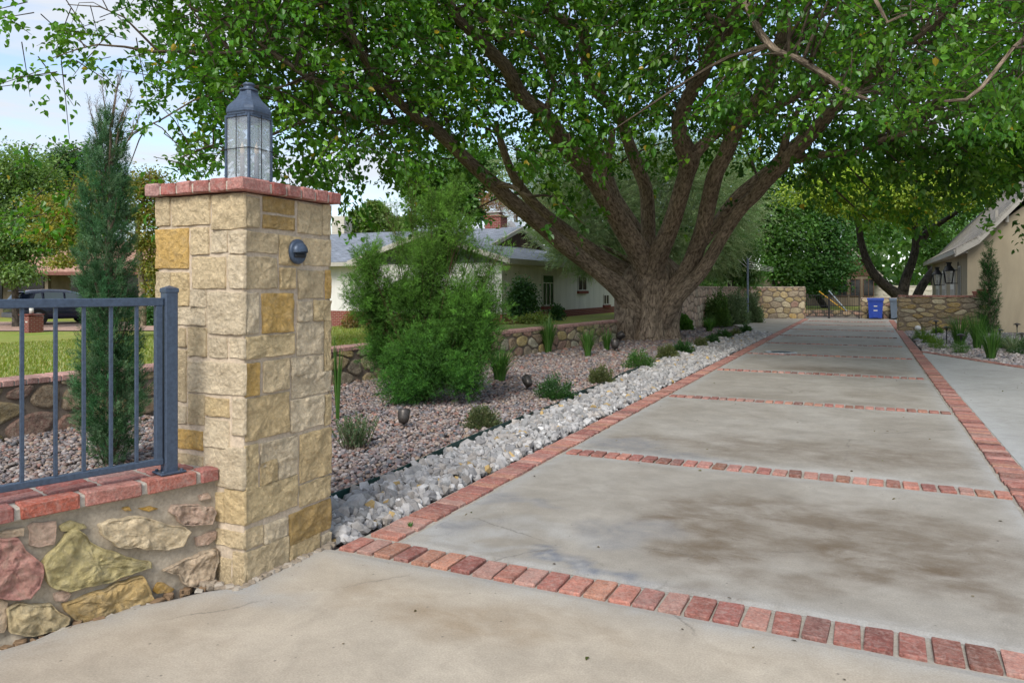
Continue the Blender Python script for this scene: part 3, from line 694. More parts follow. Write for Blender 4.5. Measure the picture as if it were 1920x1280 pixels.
# ================================================================ PILLAR
PC = Vector((-2.86, 2.82, 0)); PW, PD, PH = .64, .69, 1.99
pil = thing('stone_pillar', 'tall square limestone pillar with red brick cap at the driveway entrance', 'pillar', (PC.x-PW/2, PC.y+PD/2, 0))
g = MB(); mcol = (.50, .405, .30)
g.box((PC.x-PW/2, PC.y+PD/2, PH/2-.06), (PW-.016, PD-.016, PH+.12), 0, .006, mcol); g.build('mortar', MORTAR, pil)
fA = lambda x, y: (280+x/4.924, 320+y/4.924); fB = lambda x, y: (280+x/4.924, 560+y/4.924); fC = lambda x, y: (280+x/4.266, 800+y/4.266)
PAL = {'p': (.62, .485, .295), 'w': (.66, .54, .37), 'g': (.58, .37, .12), 'y': (.63, .485, .27), 'b': (.44, .29, .11), 'o': (.62, .465, .25)}
LS = [(fA, 65, 255, 195, 510, 'p'), (fA, 210, 240, 560, 495, 'p'), (fA, 580, 222, 886, 535, 'p'), (fA, 70, 545, 370, 900, 'g'), (fA, 385, 525, 555, 770, 'p'), (fA, 570, 565, 725, 755, 'w'),
 (fA, 745, 550, 886, 760, 'w'), (fA, 66, 935, 205, 1240, 'p'), (fA, 212, 940, 370, 1245, 'o'), (fA, 395, 800, 710, 1085, 'p'), (fA, 740, 780, 886, 1088, 'w'), (fA, 380, 1100, 530, 1265, 'w'),
 (fB, 545, -60, 884, 335, 'w'), (fB, 190, 80, 525, 245, 'w'), (fB, 150, 265, 340, 445, 'p'), (fB, 355, 262, 535, 535, 'p'), (fB, 555, 352, 725, 545, 'w'), (fB, 745, 365, 884, 555, 'w'),
 (fB, 150, 465, 345, 955, 'p'), (fB, 357, 565, 884, 900, 'w'), (fB, 360, 870, 510, 1170, 'p'), (fB, 522, 900, 740, 1095, 'o'), (fB, 770, 915, 884, 1262, 'w'), (fB, 130, 975, 345, 1160, 'w'),
 (fB, 130, 1180, 500, 1405, 'g'), (fB, 515, 1105, 742, 1382, 'w'), (fC, 130, 195, 430, 345, 'p'), (fC, 445, 135, 762, 505, 'w'), (fC, 300, 480, 600, 760, 'o'), (fC, 606, 492, 762, 790, 'o'),
 (fC, 300, 760, 762, 975, 'p'), (fC, 300, 985, 655, 1210, 'p'), (fC, 668, 990, 762, 1245, 'p'), (fB, 70, 20, 140, 240, 'w'), (fB, 70, 260, 140, 430, 'w'), (fB, 70, 470, 120, 940, 'p'), (fB, 70, 960, 120, 1500, 'p')]
RS = [(fA, 892, 235, 1015, 530, 'p'), (fA, 1045, 235, 1340, 408, 'b'), (fA, 1045, 400, 1335, 560, 'b'), (fA, 1368, 290, 1588, 600, 'p'), (fA, 1598, 310, 1725, 605, 'p'), (fA, 892, 560, 1185, 765, 'p'),
 (fA, 1200, 590, 1400, 880, 'o'), (fA, 1425, 620, 1720, 885, 'p'), (fA, 892, 785, 1180, 1088, 'p'), (fA, 1200, 895, 1340, 1090, 'o'), (fA, 1370, 915, 1610, 1175, 'p'), (fA, 1620, 915, 1720, 1180, 'g'),
 (fB, 888, -60, 1010, 325, 'w'), (fB, 1035, -45, 1330, 300, 'g'), (fB, 1370, 20, 1500, 205, 'w'), (fB, 1515, 15, 1710, 195, 'y'), (fB, 888, 352, 1340, 505, 'y'), (fB, 1358, 228, 1605, 500, 'w'), (fB, 1615, 205, 1710, 655, 'y'),
 (fB, 888, 605, 1015, 885, 'g'), (fB, 1050, 575, 1285, 830, 'p'), (fB, 1310, 550, 1595, 670, 'w'), (fB, 1310, 715, 1710, 845, 'w'), (fB, 890, 925, 1290, 1225, 'o'), (fB, 1300, 940, 1605, 1160, 'w'), (fB, 1615, 885, 1710, 1150, 'y'),
 (fC, 764, 155, 870, 485, 'y'), (fC, 887, 135, 1185, 245, 'w'), (fC, 890, 290, 1020, 425, 'o'), (fC, 1030, 255, 1185, 375, 'w'), (fC, 1200, 65, 1470, 360, 'o'), (fC, 764, 515, 1185, 625, 'y'), (fC, 1200, 470, 1470, 540, 'y'),
 (fC, 766, 830, 905, 930, 'p'), (fC, 915, 790, 1105, 860, 'w'), (fC, 1118, 700, 1470, 800, 'b'), (fC, 766, 1010, 1115, 1070, 'p'), (fC, 1120, 945, 1365, 940, 'o'), (fC, 1375, 870, 1470, 880, 'w')]
rp = random.Random(5); sw = MB()
def face_stones(lst, q, n_, u, umin, umax):
    for i, (f, x0, y0, x1, y1, c) in enumerate(lst):
        a = onplane(*f(x0, y0), q, n_); b = onplane(*f(x1, y1), q, n_)
        ua = (a-Vector(q)).dot(Vector(u)); ub = (b-Vector(q)).dot(Vector(u)); ua, ub = sorted((ua, ub)); ua = max(umin, ua); ub = min(umax, ub)
        za, zb = max(.0, min(a.z, b.z)), min(PH, max(a.z, b.z)); za = -.07 if za < .07 else za
        if ub-ua < .02 or zb-za < .02: continue
        cc = vary(PAL[c], 1.05, 1.24, rp); gp_ = -.0005; j = lambda: rp.uniform(-.003, .003)
        po = [(ua+gp_+j(), za+gp_+j()), (ub-gp_+j(), za+gp_+j()), (ub-gp_+j(), zb-gp_+j()), (ua+gp_+j(), zb-gp_+j())]
        stone(sw, po, q, u, (0, 0, 1), n_, rp.uniform(.004, .009), cc, .013, (1.0, .985, .95, .88, .78, .65, .5, .33, .16), 0.012, .005, i*3.7+(0 if n_[1] else 90), .012, .05)
face_stones(LS, (PC.x, PC.y+.006, 0), (0, -1, 0), (-1, 0, 0), -.003, PW)
face_stones(RS, (PC.x-.006, PC.y, 0), (1, 0, 0), (0, 1, 0), -.003, PD)
for (o, u, n_, L) in (((PC.x, PC.y+PD-.006, 0), Vector((-1, 0, 0)), Vector((0, 1, 0)), PW), ((PC.x-PW+.006, PC.y, 0), Vector((0, 1, 0)), Vector((-1, 0, 0)), PD)):
    z = 0.0
    while z < PH-.05:
        h = rp.choice((.12, .18, .24)); h = min(h, PH-z); a = 0.0
        while a < L-.02:
            w = rp.uniform(.14, .3); w = L-a if L-a-w < .08 else w
            stone(sw, [(a+.006, z+.006), (a+w-.006, z+.006), (a+w-.006, z+h-.006), (a+.006, z+h-.006)], o, u, (0, 0, 1), n_, .008, PAL[rp.choice('pwpoyg')], .04, (1.0, .95, .8, .5), .01, .004, rp.random()*90, .012, .2); a += w
        z += h
sw.build('stonework', STONE, pil, True)
cp = MB(); oh = .045; zc = PH+.004
capc = [(.36, .115, .095), (.40, .175, .145), (.32, .105, .085), (.42, .23, .20), (.36, .14, .115)]
def row(o, u, n_, L, k):
    bl = L/k; u = Vector(u); n_ = Vector(n_); rz = math.atan2(u.y, u.x)
    for i in range(k):
        q = Vector(o)+u*(i+.5)*bl-n_*.1
        cp.box((q.x, q.y, zc+.034), (bl-.016, .2, .066), rz+rp.uniform(-.012, .012), .007, vary(rp.choice(capc), .85, 1.15, rp), .003, rp)
x0, x1, y0, y1 = PC.x-PW-oh, PC.x+oh, PC.y-oh, PC.y+PD+oh
row((x1, y0, 0), (-1, 0, 0), (0, -1, 0), x1-x0, 6)
row((x1, y0+.2, 0), (0, 1, 0), (1, 0, 0), y1-y0-.2, 5)
row((x0, y0+.2, 0), (0, 1, 0), (-1, 0, 0), y1-y0-.2, 5); row((x1-.2, y1, 0), (-1, 0, 0), (0, 1, 0), x1-x0-.4, 3)
cp.build('brick_cap', BRICK, pil)
g = MB(); g.box(((x0+x1)/2, (y0+y1)/2, zc+.028), (x1-x0-.022, y1-y0-.022, .05), 0, .006, (.44, .38, .31)); g.box((PC.x-PW/2, PC.y+PD/2, zc+.068), (.42, .44, .04), 0, .015, (.44, .38, .31)); g.build('cap_mortar', MORTAR, pil)
# dirt and grout fillet at the foot
g = MB(); rr = random.Random(2)
for (a, b, n_) in (((-3.1, 2.74), (-2.84, 2.76), 14), ((-2.83, 2.76), (-2.83, 3.5), 26)):
    for i in range(n_):
        u = i/n_; g.box((a[0]+(b[0]-a[0])*u+rr.uniform(-.01, .01), a[1]+(b[1]-a[1])*u+rr.uniform(-.01, .01), -.01), (rr.uniform(.03, .06), rr.uniform(.03, .06), rr.uniform(.02, .045)), rr.random()*3, .008, (.27, .22, .165) if i % 4 else (.36, .31, .25), .004, rr)
g.build('footing_grout', MORTAR, pil)
# eyeball step light on the right face
def wall_disc(px, py):
    c = onplane(px, py, (PC.x, 0, 0), (1, 0, 0))
    t = thing('wall_light', 'round blue-grey hooded step light set in the pillar\'s limestone', 'wall light', c)
    g = MB(); vs = []; n = 32; prof = [(.068, 0), (.068, .012), (.062, .018), (.054, .019), (0, .02)]
    for r, h in prof:
        for k in range(n): a = 2*math.pi*k/n; vs.append((c.x+.006+h, c.y+r*math.cos(a)*.98, c.z+r*1.02*math.sin(a)))
    fs = [(i*n+k, i*n+(k+1) % n, (i+1)*n+(k+1) % n, (i+1)*n+k) for i in range(4) for k in range(n)]; g.add(vs, fs); g.build('ring', METAL, t, True, fixn=True)
    g = MB(); vs = []; fs = []; m = 10; n = 20                   # half-dome hood over the lamp
    for i in range(m+1):
        a = math.pi/2*i/m
        for k in range(n+1):
            b = math.pi*k/n-.10 if k == 0 else (math.pi*k/n+.10 if k == n else math.pi*k/n)
            vs.append((c.x+.024+.040*math.sin(a), c.y+.054*math.cos(a)*math.cos(b), c.z+.054*math.cos(a)*math.sin(b)))
    fs = [(i*(n+1)+k, i*(n+1)+k+1, (i+1)*(n+1)+k+1, (i+1)*(n+1)+k) for i in range(m) for k in range(n)]
    g.add(vs, fs); g.build('hood', METAL, t, True)
    g = MB(); g.box((c.x+.030, c.y, c.z-.022), (.012, .085, .022), 0, .004); g.build('lamp_slot', BLACKM, t)
wall_disc(555, 472)
# lantern on the cap
LC = Vector((PC.x-PW/2+.012, PC.y+PD/2+.0, 2.098))
lan = thing('post_lantern', 'tall square blue-grey metal lantern with seeded glass on top of the stone pillar', 'lantern', LC)
hw = .092; H1 = .372
g = MB()
for sx in (-1, 1):
    for sy in (-1, 1): g.box((LC.x+sx*(hw-.007), LC.y+sy*(hw-.007), LC.z+H1/2), (.014, .014, H1), 0, .002)
for z, h in ((.007, .016), (H1-.006, .016)):
    for s in (-1, 1): g.box((LC.x+s*(hw-.0065), LC.y, LC.z+z), (.0165, hw*2-.03, h), 0, .001); g.box((LC.x, LC.y+s*(hw-.0065), LC.z+z), (hw*2-.03, .0165, h), 0, .001)
g.box((LC.x, LC.y, LC.z+.002), (hw*2-.03, hw*2-.03, .006)); g.build('frame', METAL, lan)
g = MB()
for s in (-1, 1):
    for ax in (0, 1):
        c = [LC.x, LC.y]; c[ax] += s*(hw+.003)
        pts = [(c[0], c[1], LC.z-.004), (c[0], c[1], LC.z+H1+.006)]; g.tube(pts, .0024, 6)
z = LC.z+H1*.485; q = hw+.004; cs = [(-q, -q), (q, -q), (q, q), (-q, q), (-q, -q)]
for a, b in zip(cs[:-1], cs[1:]): g.tube([(LC.x+a[0], LC.y+a[1], z), (LC.x+b[0], LC.y+b[1], z)], .0026, 6)
g.build('wire_guard', BLACKM, lan, True)
glm, gn_ = nodes('seeded_glass'); gg = geoco(gn_); a = noise_tex(gn_, 160, 3, .6, gg); b = noise_tex(gn_, 25, 4, .6, gg)
tr = N(gn_, 'ShaderNodeBsdfTransparent'); df = N(gn_, 'ShaderNodeBsdfDiffuse'); df.inputs[0].default_value = (.68, .70, .70, 1); gl = N(gn_, 'ShaderNodeBsdfGlossy'); gl.inputs['Roughness'].default_value = .15
tl = N(gn_, 'ShaderNodeBsdfTranslucent'); tl.inputs[0].default_value = (.8, .82, .83, 1)
f = ramp(gn_, a.outputs[0], [(.3, .17), (.75, .24)]).outputs[0]
ms0 = N(gn_, 'ShaderNodeMixShader'); ms0.inputs[0].default_value = .5; gn_.links.new(df.outputs[0], ms0.inputs[1]); gn_.links.new(tl.outputs[0], ms0.inputs[2])
ms = N(gn_, 'ShaderNodeMixShader'); gn_.links.new(f, ms.inputs[0]); gn_.links.new(tr.outputs[0], ms.inputs[1]); gn_.links.new(ms0.outputs[0], ms.inputs[2])
m2 = N(gn_, 'ShaderNodeMixShader'); m2.inputs[0].default_value = .10; gn_.links.new(ms.outputs[0], m2.inputs[1]); gn_.links.new(gl.outputs[0], m2.inputs[2])
bb = N(gn_, 'ShaderNodeBump'); bb.inputs['Strength'].default_value = .5; bb.inputs['Distance'].default_value = .002; gn_.links.new(b.outputs[0], bb.inputs['Height']); gn_.links.new(bb.outputs[0], gl.inputs['Normal'])
gn_.links.new(m2.outputs[0], N(gn_, 'ShaderNodeOutputMaterial').inputs[0])
for s in (-1, 1):
    for ax in (0, 1):
        c = [LC.x, LC.y, LC.z+H1/2]; c[ax] += s*(hw-.008); d = [hw*2-.03, hw*2-.03, H1-.03]; d[ax] = .003
        g = MB(); g.box(c, d); g.build('glass_pane', glm, lan)
g = MB(); prof = [(hw+.005, H1), (hw+.006, H1+.008)]
for u, r in ((.06, .102), (.16, .102), (.27, .098), (.38, .089), (.49, .077), (.60, .063), (.71, .054), (.82, .046), (.92, .042), (1.0, .040)): prof.append((r, H1+.008+.138*u))
prof += [(.038, H1+.150)]
vs = []; n = 4
for r, z in prof:
    for k in range(16):           # rounded square section
        a = 2*math.pi*(k+.5)/16; c_, s_ = math.cos(a), math.sin(a); e = max(abs(c_), abs(s_)); rnd_ = 0
        q = r/e*(1-rnd_)+r*1.08*rnd_; vs.append((LC.x+c_*q, LC.y+s_*q, LC.z+z))
m = len(prof); fs = [(i*16+k, i*16+(k+1) % 16, (i+1)*16+(k+1) % 16, (i+1)*16+k) for i in range(m-1) for k in range(16)]+[tuple(range(16))[::-1], tuple((m-1)*16+k for k in range(16))]
g.add(vs, fs); ro = g.build('roof', METAL, lan)
g = MB(); g.lathe((LC.x, LC.y, LC.z+H1+.146), [(.050, 0), (.052, .005), (.050, .010), (.030, .013), (.028, .030), (.034, .034), (.034, .040), (.026, .047), (.0, .052)], 20); g.build('finial', METAL, ro, True)
CANDLE = m_plain('candle_sleeve', (.22, .19, .18), .6); BULB = m_plain('bulb_glass', (.75, .60, .42), .15, 0, 5, .05)
for (dx, dy) in ((-.03, -.02), (.028, .03)):
    g = MB(); g.lathe((LC.x+dx, LC.y+dy, LC.z+.006), [(.013, 0), (.012, .15), (.008, .152)], 12); c_ = g.build('candle', CANDLE, lan, True)
    g = MB(); g.lathe((LC.x+dx, LC.y+dy, LC.z+.158), [(.005, 0), (.013, .018), (.012, .04), (.004, .065), (.001, .075)], 12); g.build('bulb', BULB, c_, True)

# ================================================================ FRONT WALL WITH FENCE
fw = thing('flagstone_wall', 'low mortared flagstone wall with two rows of red coping bricks running into the pillar', 'wall', (FWp.x, FWp.y, 0))
WLEN, WZ, WT = 3.2, .505, .34; O = FWp-FWd*WLEN
g = MB(); c = FWp-FWd*(WLEN/2)-FWn*(WT/2)
# lumpy mortar face
nx, nz_ = 150, 30; vs = []; fs = []
for j in range(nz_+1):
    for i in range(nx+1):
        p = O+FWd*(WLEN*i/nx)+Vector((0, 0, -.08+(WZ+.08)*j/nz_)); h = .010*fbm(p.x*5, p.y*5, p.z*6, 4)+.006*fbm(p.x*17, p.y*17, p.z*17, 2)
        vs.append(p+FWn*(h-.004))
fs = [(j*(nx+1)+i, j*(nx+1)+i+1, (j+1)*(nx+1)+i+1, (j+1)*(nx+1)+i) for j in range(nz_) for i in range(nx)]
g.add(vs, fs, (.385, .325, .245)); c = FWp-FWd*(WLEN/2)-FWn*(WT/2+.012); g.box((c.x, c.y, WZ/2-.04), (WLEN, WT, WZ+.06), math.atan2(FWd.y, FWd.x), 0, (.385, .325, .245))
g.build('mortar', MORTAR, fw, True)
FP = [('k', [(-60, 520), (0, 530), (60, 530), (110, 540), (150, 600), (210, 650), (270, 700), (275, 760), (240, 840), (190, 900), (120, 915), (-50, 905)]),
 ('v', [(285, 690), (370, 600), (470, 480), (520, 470), (600, 560), (700, 610), (820, 650), (970, 680), (980, 715), (900, 745), (700, 800), (560, 835), (460, 860), (380, 850), (320, 800), (300, 740)]),
 ('c', [(670, 430), (760, 405), (860, 385), (1000, 400), (1180, 450), (1240, 480), (1190, 560), (1100, 585), (940, 580), (780, 570), (720, 530), (680, 490)]),
 ('o', [(440, 965), (560, 910), (700, 860), (860, 800), (920, 795), (970, 850), (1005, 950), (900, 990), (760, 1040), (570, 1090), (500, 1050), (450, 1010)]),
 ('t', [(50, 1000), (130, 965), (250, 960), (330, 970), (380, 1010), (450, 1045), (440, 1090), (370, 1125), (250, 1150), (150, 1170), (60, 1140)]),
 ('n', [(195, 450), (230, 425), (360, 420), (370, 500), (350, 560), (250, 580), (205, 570)]), ('v', [(400, 440), (470, 415), (560, 430), (570, 450), (480, 470), (410, 470)]),
 ('n', [(1130, 350), (1150, 305), (1250, 295), (1400, 320), (1420, 350), (1380, 420), (1270, 435), (1180, 410)]), ('q', [(1080, 735), (1180, 680), (1300, 640), (1420, 600), (1430, 690), (1400, 790), (1330, 840), (1240, 840), (1180, 770)]),
 ('n', [(1300, 520), (1380, 490), (1440, 485), (1430, 540), (1380, 570), (1310, 580)]), ('g', [(1015, 880), (1050, 820), (1150, 865), (1130, 885), (1040, 895)]), ('g', [(930, 330), (1000, 318), (1045, 330), (990, 350)]),
 ('g', [(810, 335), (850, 328), (865, 345), (830, 350)]), ('q', [(-40, 485), (70, 470), (150, 455), (150, 510), (60, 520), (-30, 525)]), ('q', [(-60, 940), (0, 935), (40, 950), (50, 1100), (30, 1140), (-60, 1160)]),
 ('n', [(365, 890), (430, 865), (460, 900), (430, 950), (375, 930)]), ('n', [(1320, 245), (1390, 230), (1395, 270), (1330, 280)]), ('q', [(700, 810), (800, 780), (860, 785), (820, 800), (740, 825)])]
FCL_ = {'k': (.54, .27, .22), 'v': (.52, .43, .20), 'c': (.70, .55, .35), 'o': (.58, .40, .17), 't': (.64, .50, .28), 'n': (.56, .39, .29), 'q': (.62, .47, .32), 'g': (.58, .34, .08)}
FCL = {k: tuple(min(.85, x*1.22) for x in v) for k, v in FCL_.items()}
st = MB()
for i, (c, po) in enumerate(FP):
    uv = []
    for (x, y) in po:
        mx_ = sum(q[0] for q in po)/len(po); my_ = sum(q[1] for q in po)/len(po); p = onplane((mx_+(x-mx_)*1.07)/3.555, 860+(my_+(y-my_)*1.09)/3.555, FWp, FWn); uv.append(((p-O).dot(FWd), max(-.03, p.z)))
    big = len(po) > 7
    stone(st, uv[::-1] if sum(uv[j][0]*uv[(j+1) % len(uv)][1]-uv[(j+1) % len(uv)][0]*uv[j][1] for j in range(len(uv))) < 0 else uv, O, FWd, (0, 0, 1), FWn, .034 if big else .012, FCL[c], .010, (1.0, .985, .95, .90, .82, .74, .65, .55, .45, .34, .22, .11), .019 if big else .007, .011, i*5.3, .012, .05)
lim = min((onplane(-60/3.555, 860+700/3.555, FWp, FWn)-O).dot(FWd), WLEN); rr = random.Random(9)
for po in cells(lim-.03, WZ-.03, .26, .17, rr, .05): stone(st, po, O, FWd, (0, 0, 1), FWn, .02, FCL[rr.choice('kvcotnq')], .04, (1.0, .95, .85, .6, .3), .015, .01, rr.random()*50, .01)
st.build('stonework', FLAG, fw, True)
cp = MB(); rz = math.atan2(FWd.y, FWd.x); s = 0.0
bnds = [(1458, 1345), (1310, 985), (945, 570), (530, 140), (95, -160)]
segs = []
for a, b in bnds:
    sa_ = (onplane(a/3.555, 905, FWp+FWn*.03, FWn)-O).dot(FWd); sb = (onplane(b/3.555, 930, FWp+FWn*.03, FWn)-O).dot(FWd); segs.append((min(sb, sa_), sa_))
e = segs[-1][0]-.02
while e > 0: segs.append((max(0, e-.2), e)); e -= .222
for i, (a, b) in enumerate(segs):
    q = O+FWd*((a+b)/2)+FWn*(.035-.05); cc = [(.30, .11, .09), (.36, .13, .095), (.38, .16, .125), (.40, .115, .075), (.31, .11, .09)][i % 5]
    cp.box((q.x, q.y, WZ+.034), (b-a, .10, .066), rz+rp.uniform(-.01, .01), .006, cc, .003, rp)
s = WLEN-.09; i = 0
while s > .1:
    w = .205; q = O+FWd*(s-w/2)+FWn*(.035-.105-.0-.055); cp.box((q.x, q.y, WZ+.036), (w, .095, .066), rz+rp.uniform(-.012, .012), .006, vary(rp.choice(capc), .9, 1.1, rp), .003, rp)
    q = q-FWn*.115; cp.box((q.x, q.y, WZ+.036), (w, .095, .066), rz, .010, vary(rp.choice(capc), .9, 1.1, rp), .003, rp); s -= w+.024
cp.build('coping', BRICK, fw)
g = MB(); q = O+FWd*(WLEN/2)+FWn*(.028-.17); g.box((q.x, q.y, WZ+.027), (WLEN, .33, .058), rz, .008, (.40, .36, .30)); g.build('coping_mortar', MORTAR, fw)

FT = WZ+.07
pb = Vector((-3.155, 2.62, 0))
fe = thing('metal_fence', 'blue-grey metal railing with thin square pickets standing on the flagstone wall', 'fence', (pb.x, pb.y, FT))
po_ = MB(); po_.box((pb.x, pb.y, (FT+1.485)/2), (.062, .062, 1.485-FT), rz, .004); post = po_.build('post', METAL, fe)
g = MB(); g.box((pb.x, pb.y, 1.488), (.069, .069, .022), rz, .003); v = []
for k in range(4):
    a = rz+math.pi/4+k*math.pi/2; v.append((pb.x+.047*math.cos(a), pb.y+.047*math.sin(a), 1.499))
g.add(v+[(pb.x, pb.y, 1.513)], [(0, 1, 4), (1, 2, 4), (2, 3, 4), (3, 0, 4)]); g.build('post_cap', METAL, post)
g = MB(); g.box((pb.x, pb.y, FT+.006), (.125, .11, .010), rz, .002)
for dx in (-.045, .045):
    for dy in (-.04, .04):
        q = pb+FWd*dx+FWn*dy; g.lathe((q.x, q.y, FT+.011), [(.009, 0), (.009, .007), (.004, .010), (.0, .010)], 6)
g.build('base_plate', METAL, post)
def rail(z, h, s0, s1, w=.034):
    q = pb-FWd*((s0+s1)/2); m = MB(); m.box((q.x, q.y, z), (s1-s0, w, h), rz, .003); m.build('rail', METAL, fe)
RB, RT = .640, 1.432
rail(RB, .030, .034, 2.6); rail(RT, .040, .034, 2.6)
q = pb-FWd*.055; g = MB(); g.box((q.x, q.y, (RB+RT)/2-.018), (.032, .032, RT-RB-.004), rz, .002); g.build('end_bar', METAL, fe)
PX = [256, 208, 157, 104, 41]; ss = []
for px in PX: ss.append((pb-onplane(px, 700, pb, FWn)).dot(FWd))
while ss[-1] < 2.5: ss.append(ss[-1]+.115)
for s in ss:
    q = pb-FWd*s; g = MB(); g.box((q.x, q.y, (RB+RT)/2), (.0155, .0155, RT-RB-.028), rz, .0015); g.build('picket', METAL, fe)
print('picket s', [round(s, 3) for s in ss[:6]])
# dirt line at the foot of the wall
g = MB(); rr = random.Random(12)
for i in range(170):
    y = 2.80-i*.028; x = FWp.x+(y-FWp.y)*.26/.93+rr.uniform(.005, .07); g.box((x, y, -.018), (rr.uniform(.01, .05), rr.uniform(.01, .05), rr.uniform(.01, .035)), rr.random()*3, .004, (.20, .13, .075) if rr.random() < .8 else (.4, .36, .3), .003, rr)
tag(g.build('wall_foot_soil', MORTAR), kind='stuff', label='loose brown soil and crumbs along the foot of the flagstone wall', cat='soil')
# low garden wall behind the bed
rubble_wall('garden_wall', 'long low rubble wall with red brick coping holding back the lawn', (WL(-3), -3), (WL(21.2), 21.2), -.05, .57, .30, .42, .24, 21, True, None, 1, .07, copecol=(.42, .23, .19), gcol=(.20, .155, .115), reveal=.03)
# ================================================================ BUILDINGS AND FAR OBJECTS
def m_shingle(name, c1, c2, sx=3.2, sy=7.5):
    m, n = nodes(name); uvn = n.nodes.new('ShaderNodeUVMap'); b = n.nodes.new('ShaderNodeTexBrick')
    n.links.new(uvn.outputs[0], b.inputs['Vector']); b.inputs['Scale'].default_value = 1
    b.inputs['Color1'].default_value = (*c1, 1); b.inputs['Color2'].default_value = (*c2, 1); b.inputs['Mortar'].default_value = (*[x*.55 for x in c2], 1)
    b.inputs['Brick Width'].default_value = 1/sx; b.inputs['Row Height'].default_value = 1/sy; b.inputs['Mortar Size'].default_value = .012
    a = noise_tex(n, 2.5, 5, .6, geoco(n)); c = mix(n, 1, b.outputs[0], ramp(n, a.outputs[0], [(.3, .75), (.7, 1.2)]).outputs[0], 'MULTIPLY')
    finish(n, c, .9, b.outputs['Fac'], -.4, .02); return m
SHG = m_shingle('grey_shingles', (.24, .26, .30), (.17, .19, .22)); SHB = m_shingle('weathered_shingles', (.33, .29, .24), (.24, .21, .175))
SHT = m_shingle('pink_tiles', (.44, .26, .19), (.36, .20, .14), 4, 4)
def m_stucco(name, c, streak=.2):
    m, n = nodes(name); g = geoco(n); a = noise_tex(n, 45, 4, .6, g); mp_ = n.nodes.new('ShaderNodeMapping'); mp_.inputs['Scale'].default_value = (1.6, 1.6, .3); n.links.new(g, mp_.inputs[0])
    b = noise_tex(n, 1.2, 6, .65, mp_.outputs[0], .6)
    f = ramp(n, b.outputs[0], [(.35, 1-streak), (.65, 1.06)]).outputs[0]
    finish(n, mix(n, 1, c, f, 'MULTIPLY'), .92, a.outputs[0], .5, .01); return m
WHS = m_stucco('white_stucco', (.66, .635, .60), .14); TANS = m_stucco('tan_stucco', (.34, .285, .195), .14); TRIM = m_plain('greige_trim', (.40, .37, .32), .7, 0, 6, .1)
GREYT = m_plain('gable_board', (.10, .115, .10), .8, 0, 8, .15)
mb_, n_b = nodes('brick_courses'); tcn = n_b.nodes.new('ShaderNodeUVMap'); b_ = n_b.nodes.new('ShaderNodeTexBrick'); n_b.links.new(tcn.outputs[0], b_.inputs['Vector']); b_.inputs['Scale'].default_value = 1
b_.inputs['Color1'].default_value = (.20, .045, .032, 1); b_.inputs['Color2'].default_value = (.15, .032, .025, 1); b_.inputs['Mortar'].default_value = (.26, .17, .14, 1)
b_.inputs['Brick Width'].default_value = .22; b_.inputs['Row Height'].default_value = .075; b_.inputs['Mortar Size'].default_value = .010
finish(n_b, b_.outputs[0], .9, b_.outputs['Fac'], -.4, .01); BRKC = mb_
BROWNB = m_plain('brown_board', (.075, .040, .022), .85, 0, 10, .3); STAN = m_stucco('tan_stone_wall', (.17, .135, .095), .35)
def quad_uv(name, quads, mat, parent, th=0.0):
    """planar quads (4 points each) with metric uv (u along first edge)"""
    V = []; UV = []; F = []
    for q in quads:
        q = [Vector(p) for p in q]; u = (q[1]-q[0]).normalized(); nr = u.cross(q[3]-q[0]).normalized(); v = nr.cross(u); b = len(V)
        for p in q: V.append(tuple(p)); UV.append(((p-q[0]).dot(u), (p-q[0]).dot(v)))
        F.append((b, b+1, b+2, b+3))
        if th:
            for p in q: V.append(tuple(p-nr*th)); UV.append(((p-q[0]).dot(u), (p-q[0]).dot(v)))
            F += [(b+7, b+6, b+5, b+4), (b, b+4, b+5, b+1), (b+1, b+5, b+6, b+2), (b+2, b+6, b+7, b+3), (b+3, b+7, b+4, b)]
    o = mesh_np(name, V, F, mat, parent); l = o.data.uv_layers.new(name='UVMap'); l.data.foreach_set('uv', np.array(UV, np.float32)[np.array(F).ravel()].ravel()); return o
def box_uv(name, c, d, mat, parent):
    x0, x1, y0, y1, z0, z1 = c[0]-d[0]/2, c[0]+d[0]/2, c[1]-d[1]/2, c[1]+d[1]/2, c[2]-d[2]/2, c[2]+d[2]/2
    P = lambda x, y, z: (x, y, z)
    return quad_uv(name, [[P(x0, y0, z0), P(x1, y0, z0), P(x1, y0, z1), P(x0, y0, z1)], [P(x1, y0, z0), P(x1, y1, z0), P(x1, y1, z1), P(x1, y0, z1)], [P(x1, y1, z0), P(x0, y1, z0), P(x0, y1, z1), P(x1, y1, z1)], [P(x0, y1, z0), P(x0, y0, z0), P(x0, y0, z1), P(x0, y1, z1)], [P(x0, y0, z1), P(x1, y0, z1), P(x1, y1, z1), P(x0, y1, z1)]], mat, parent)
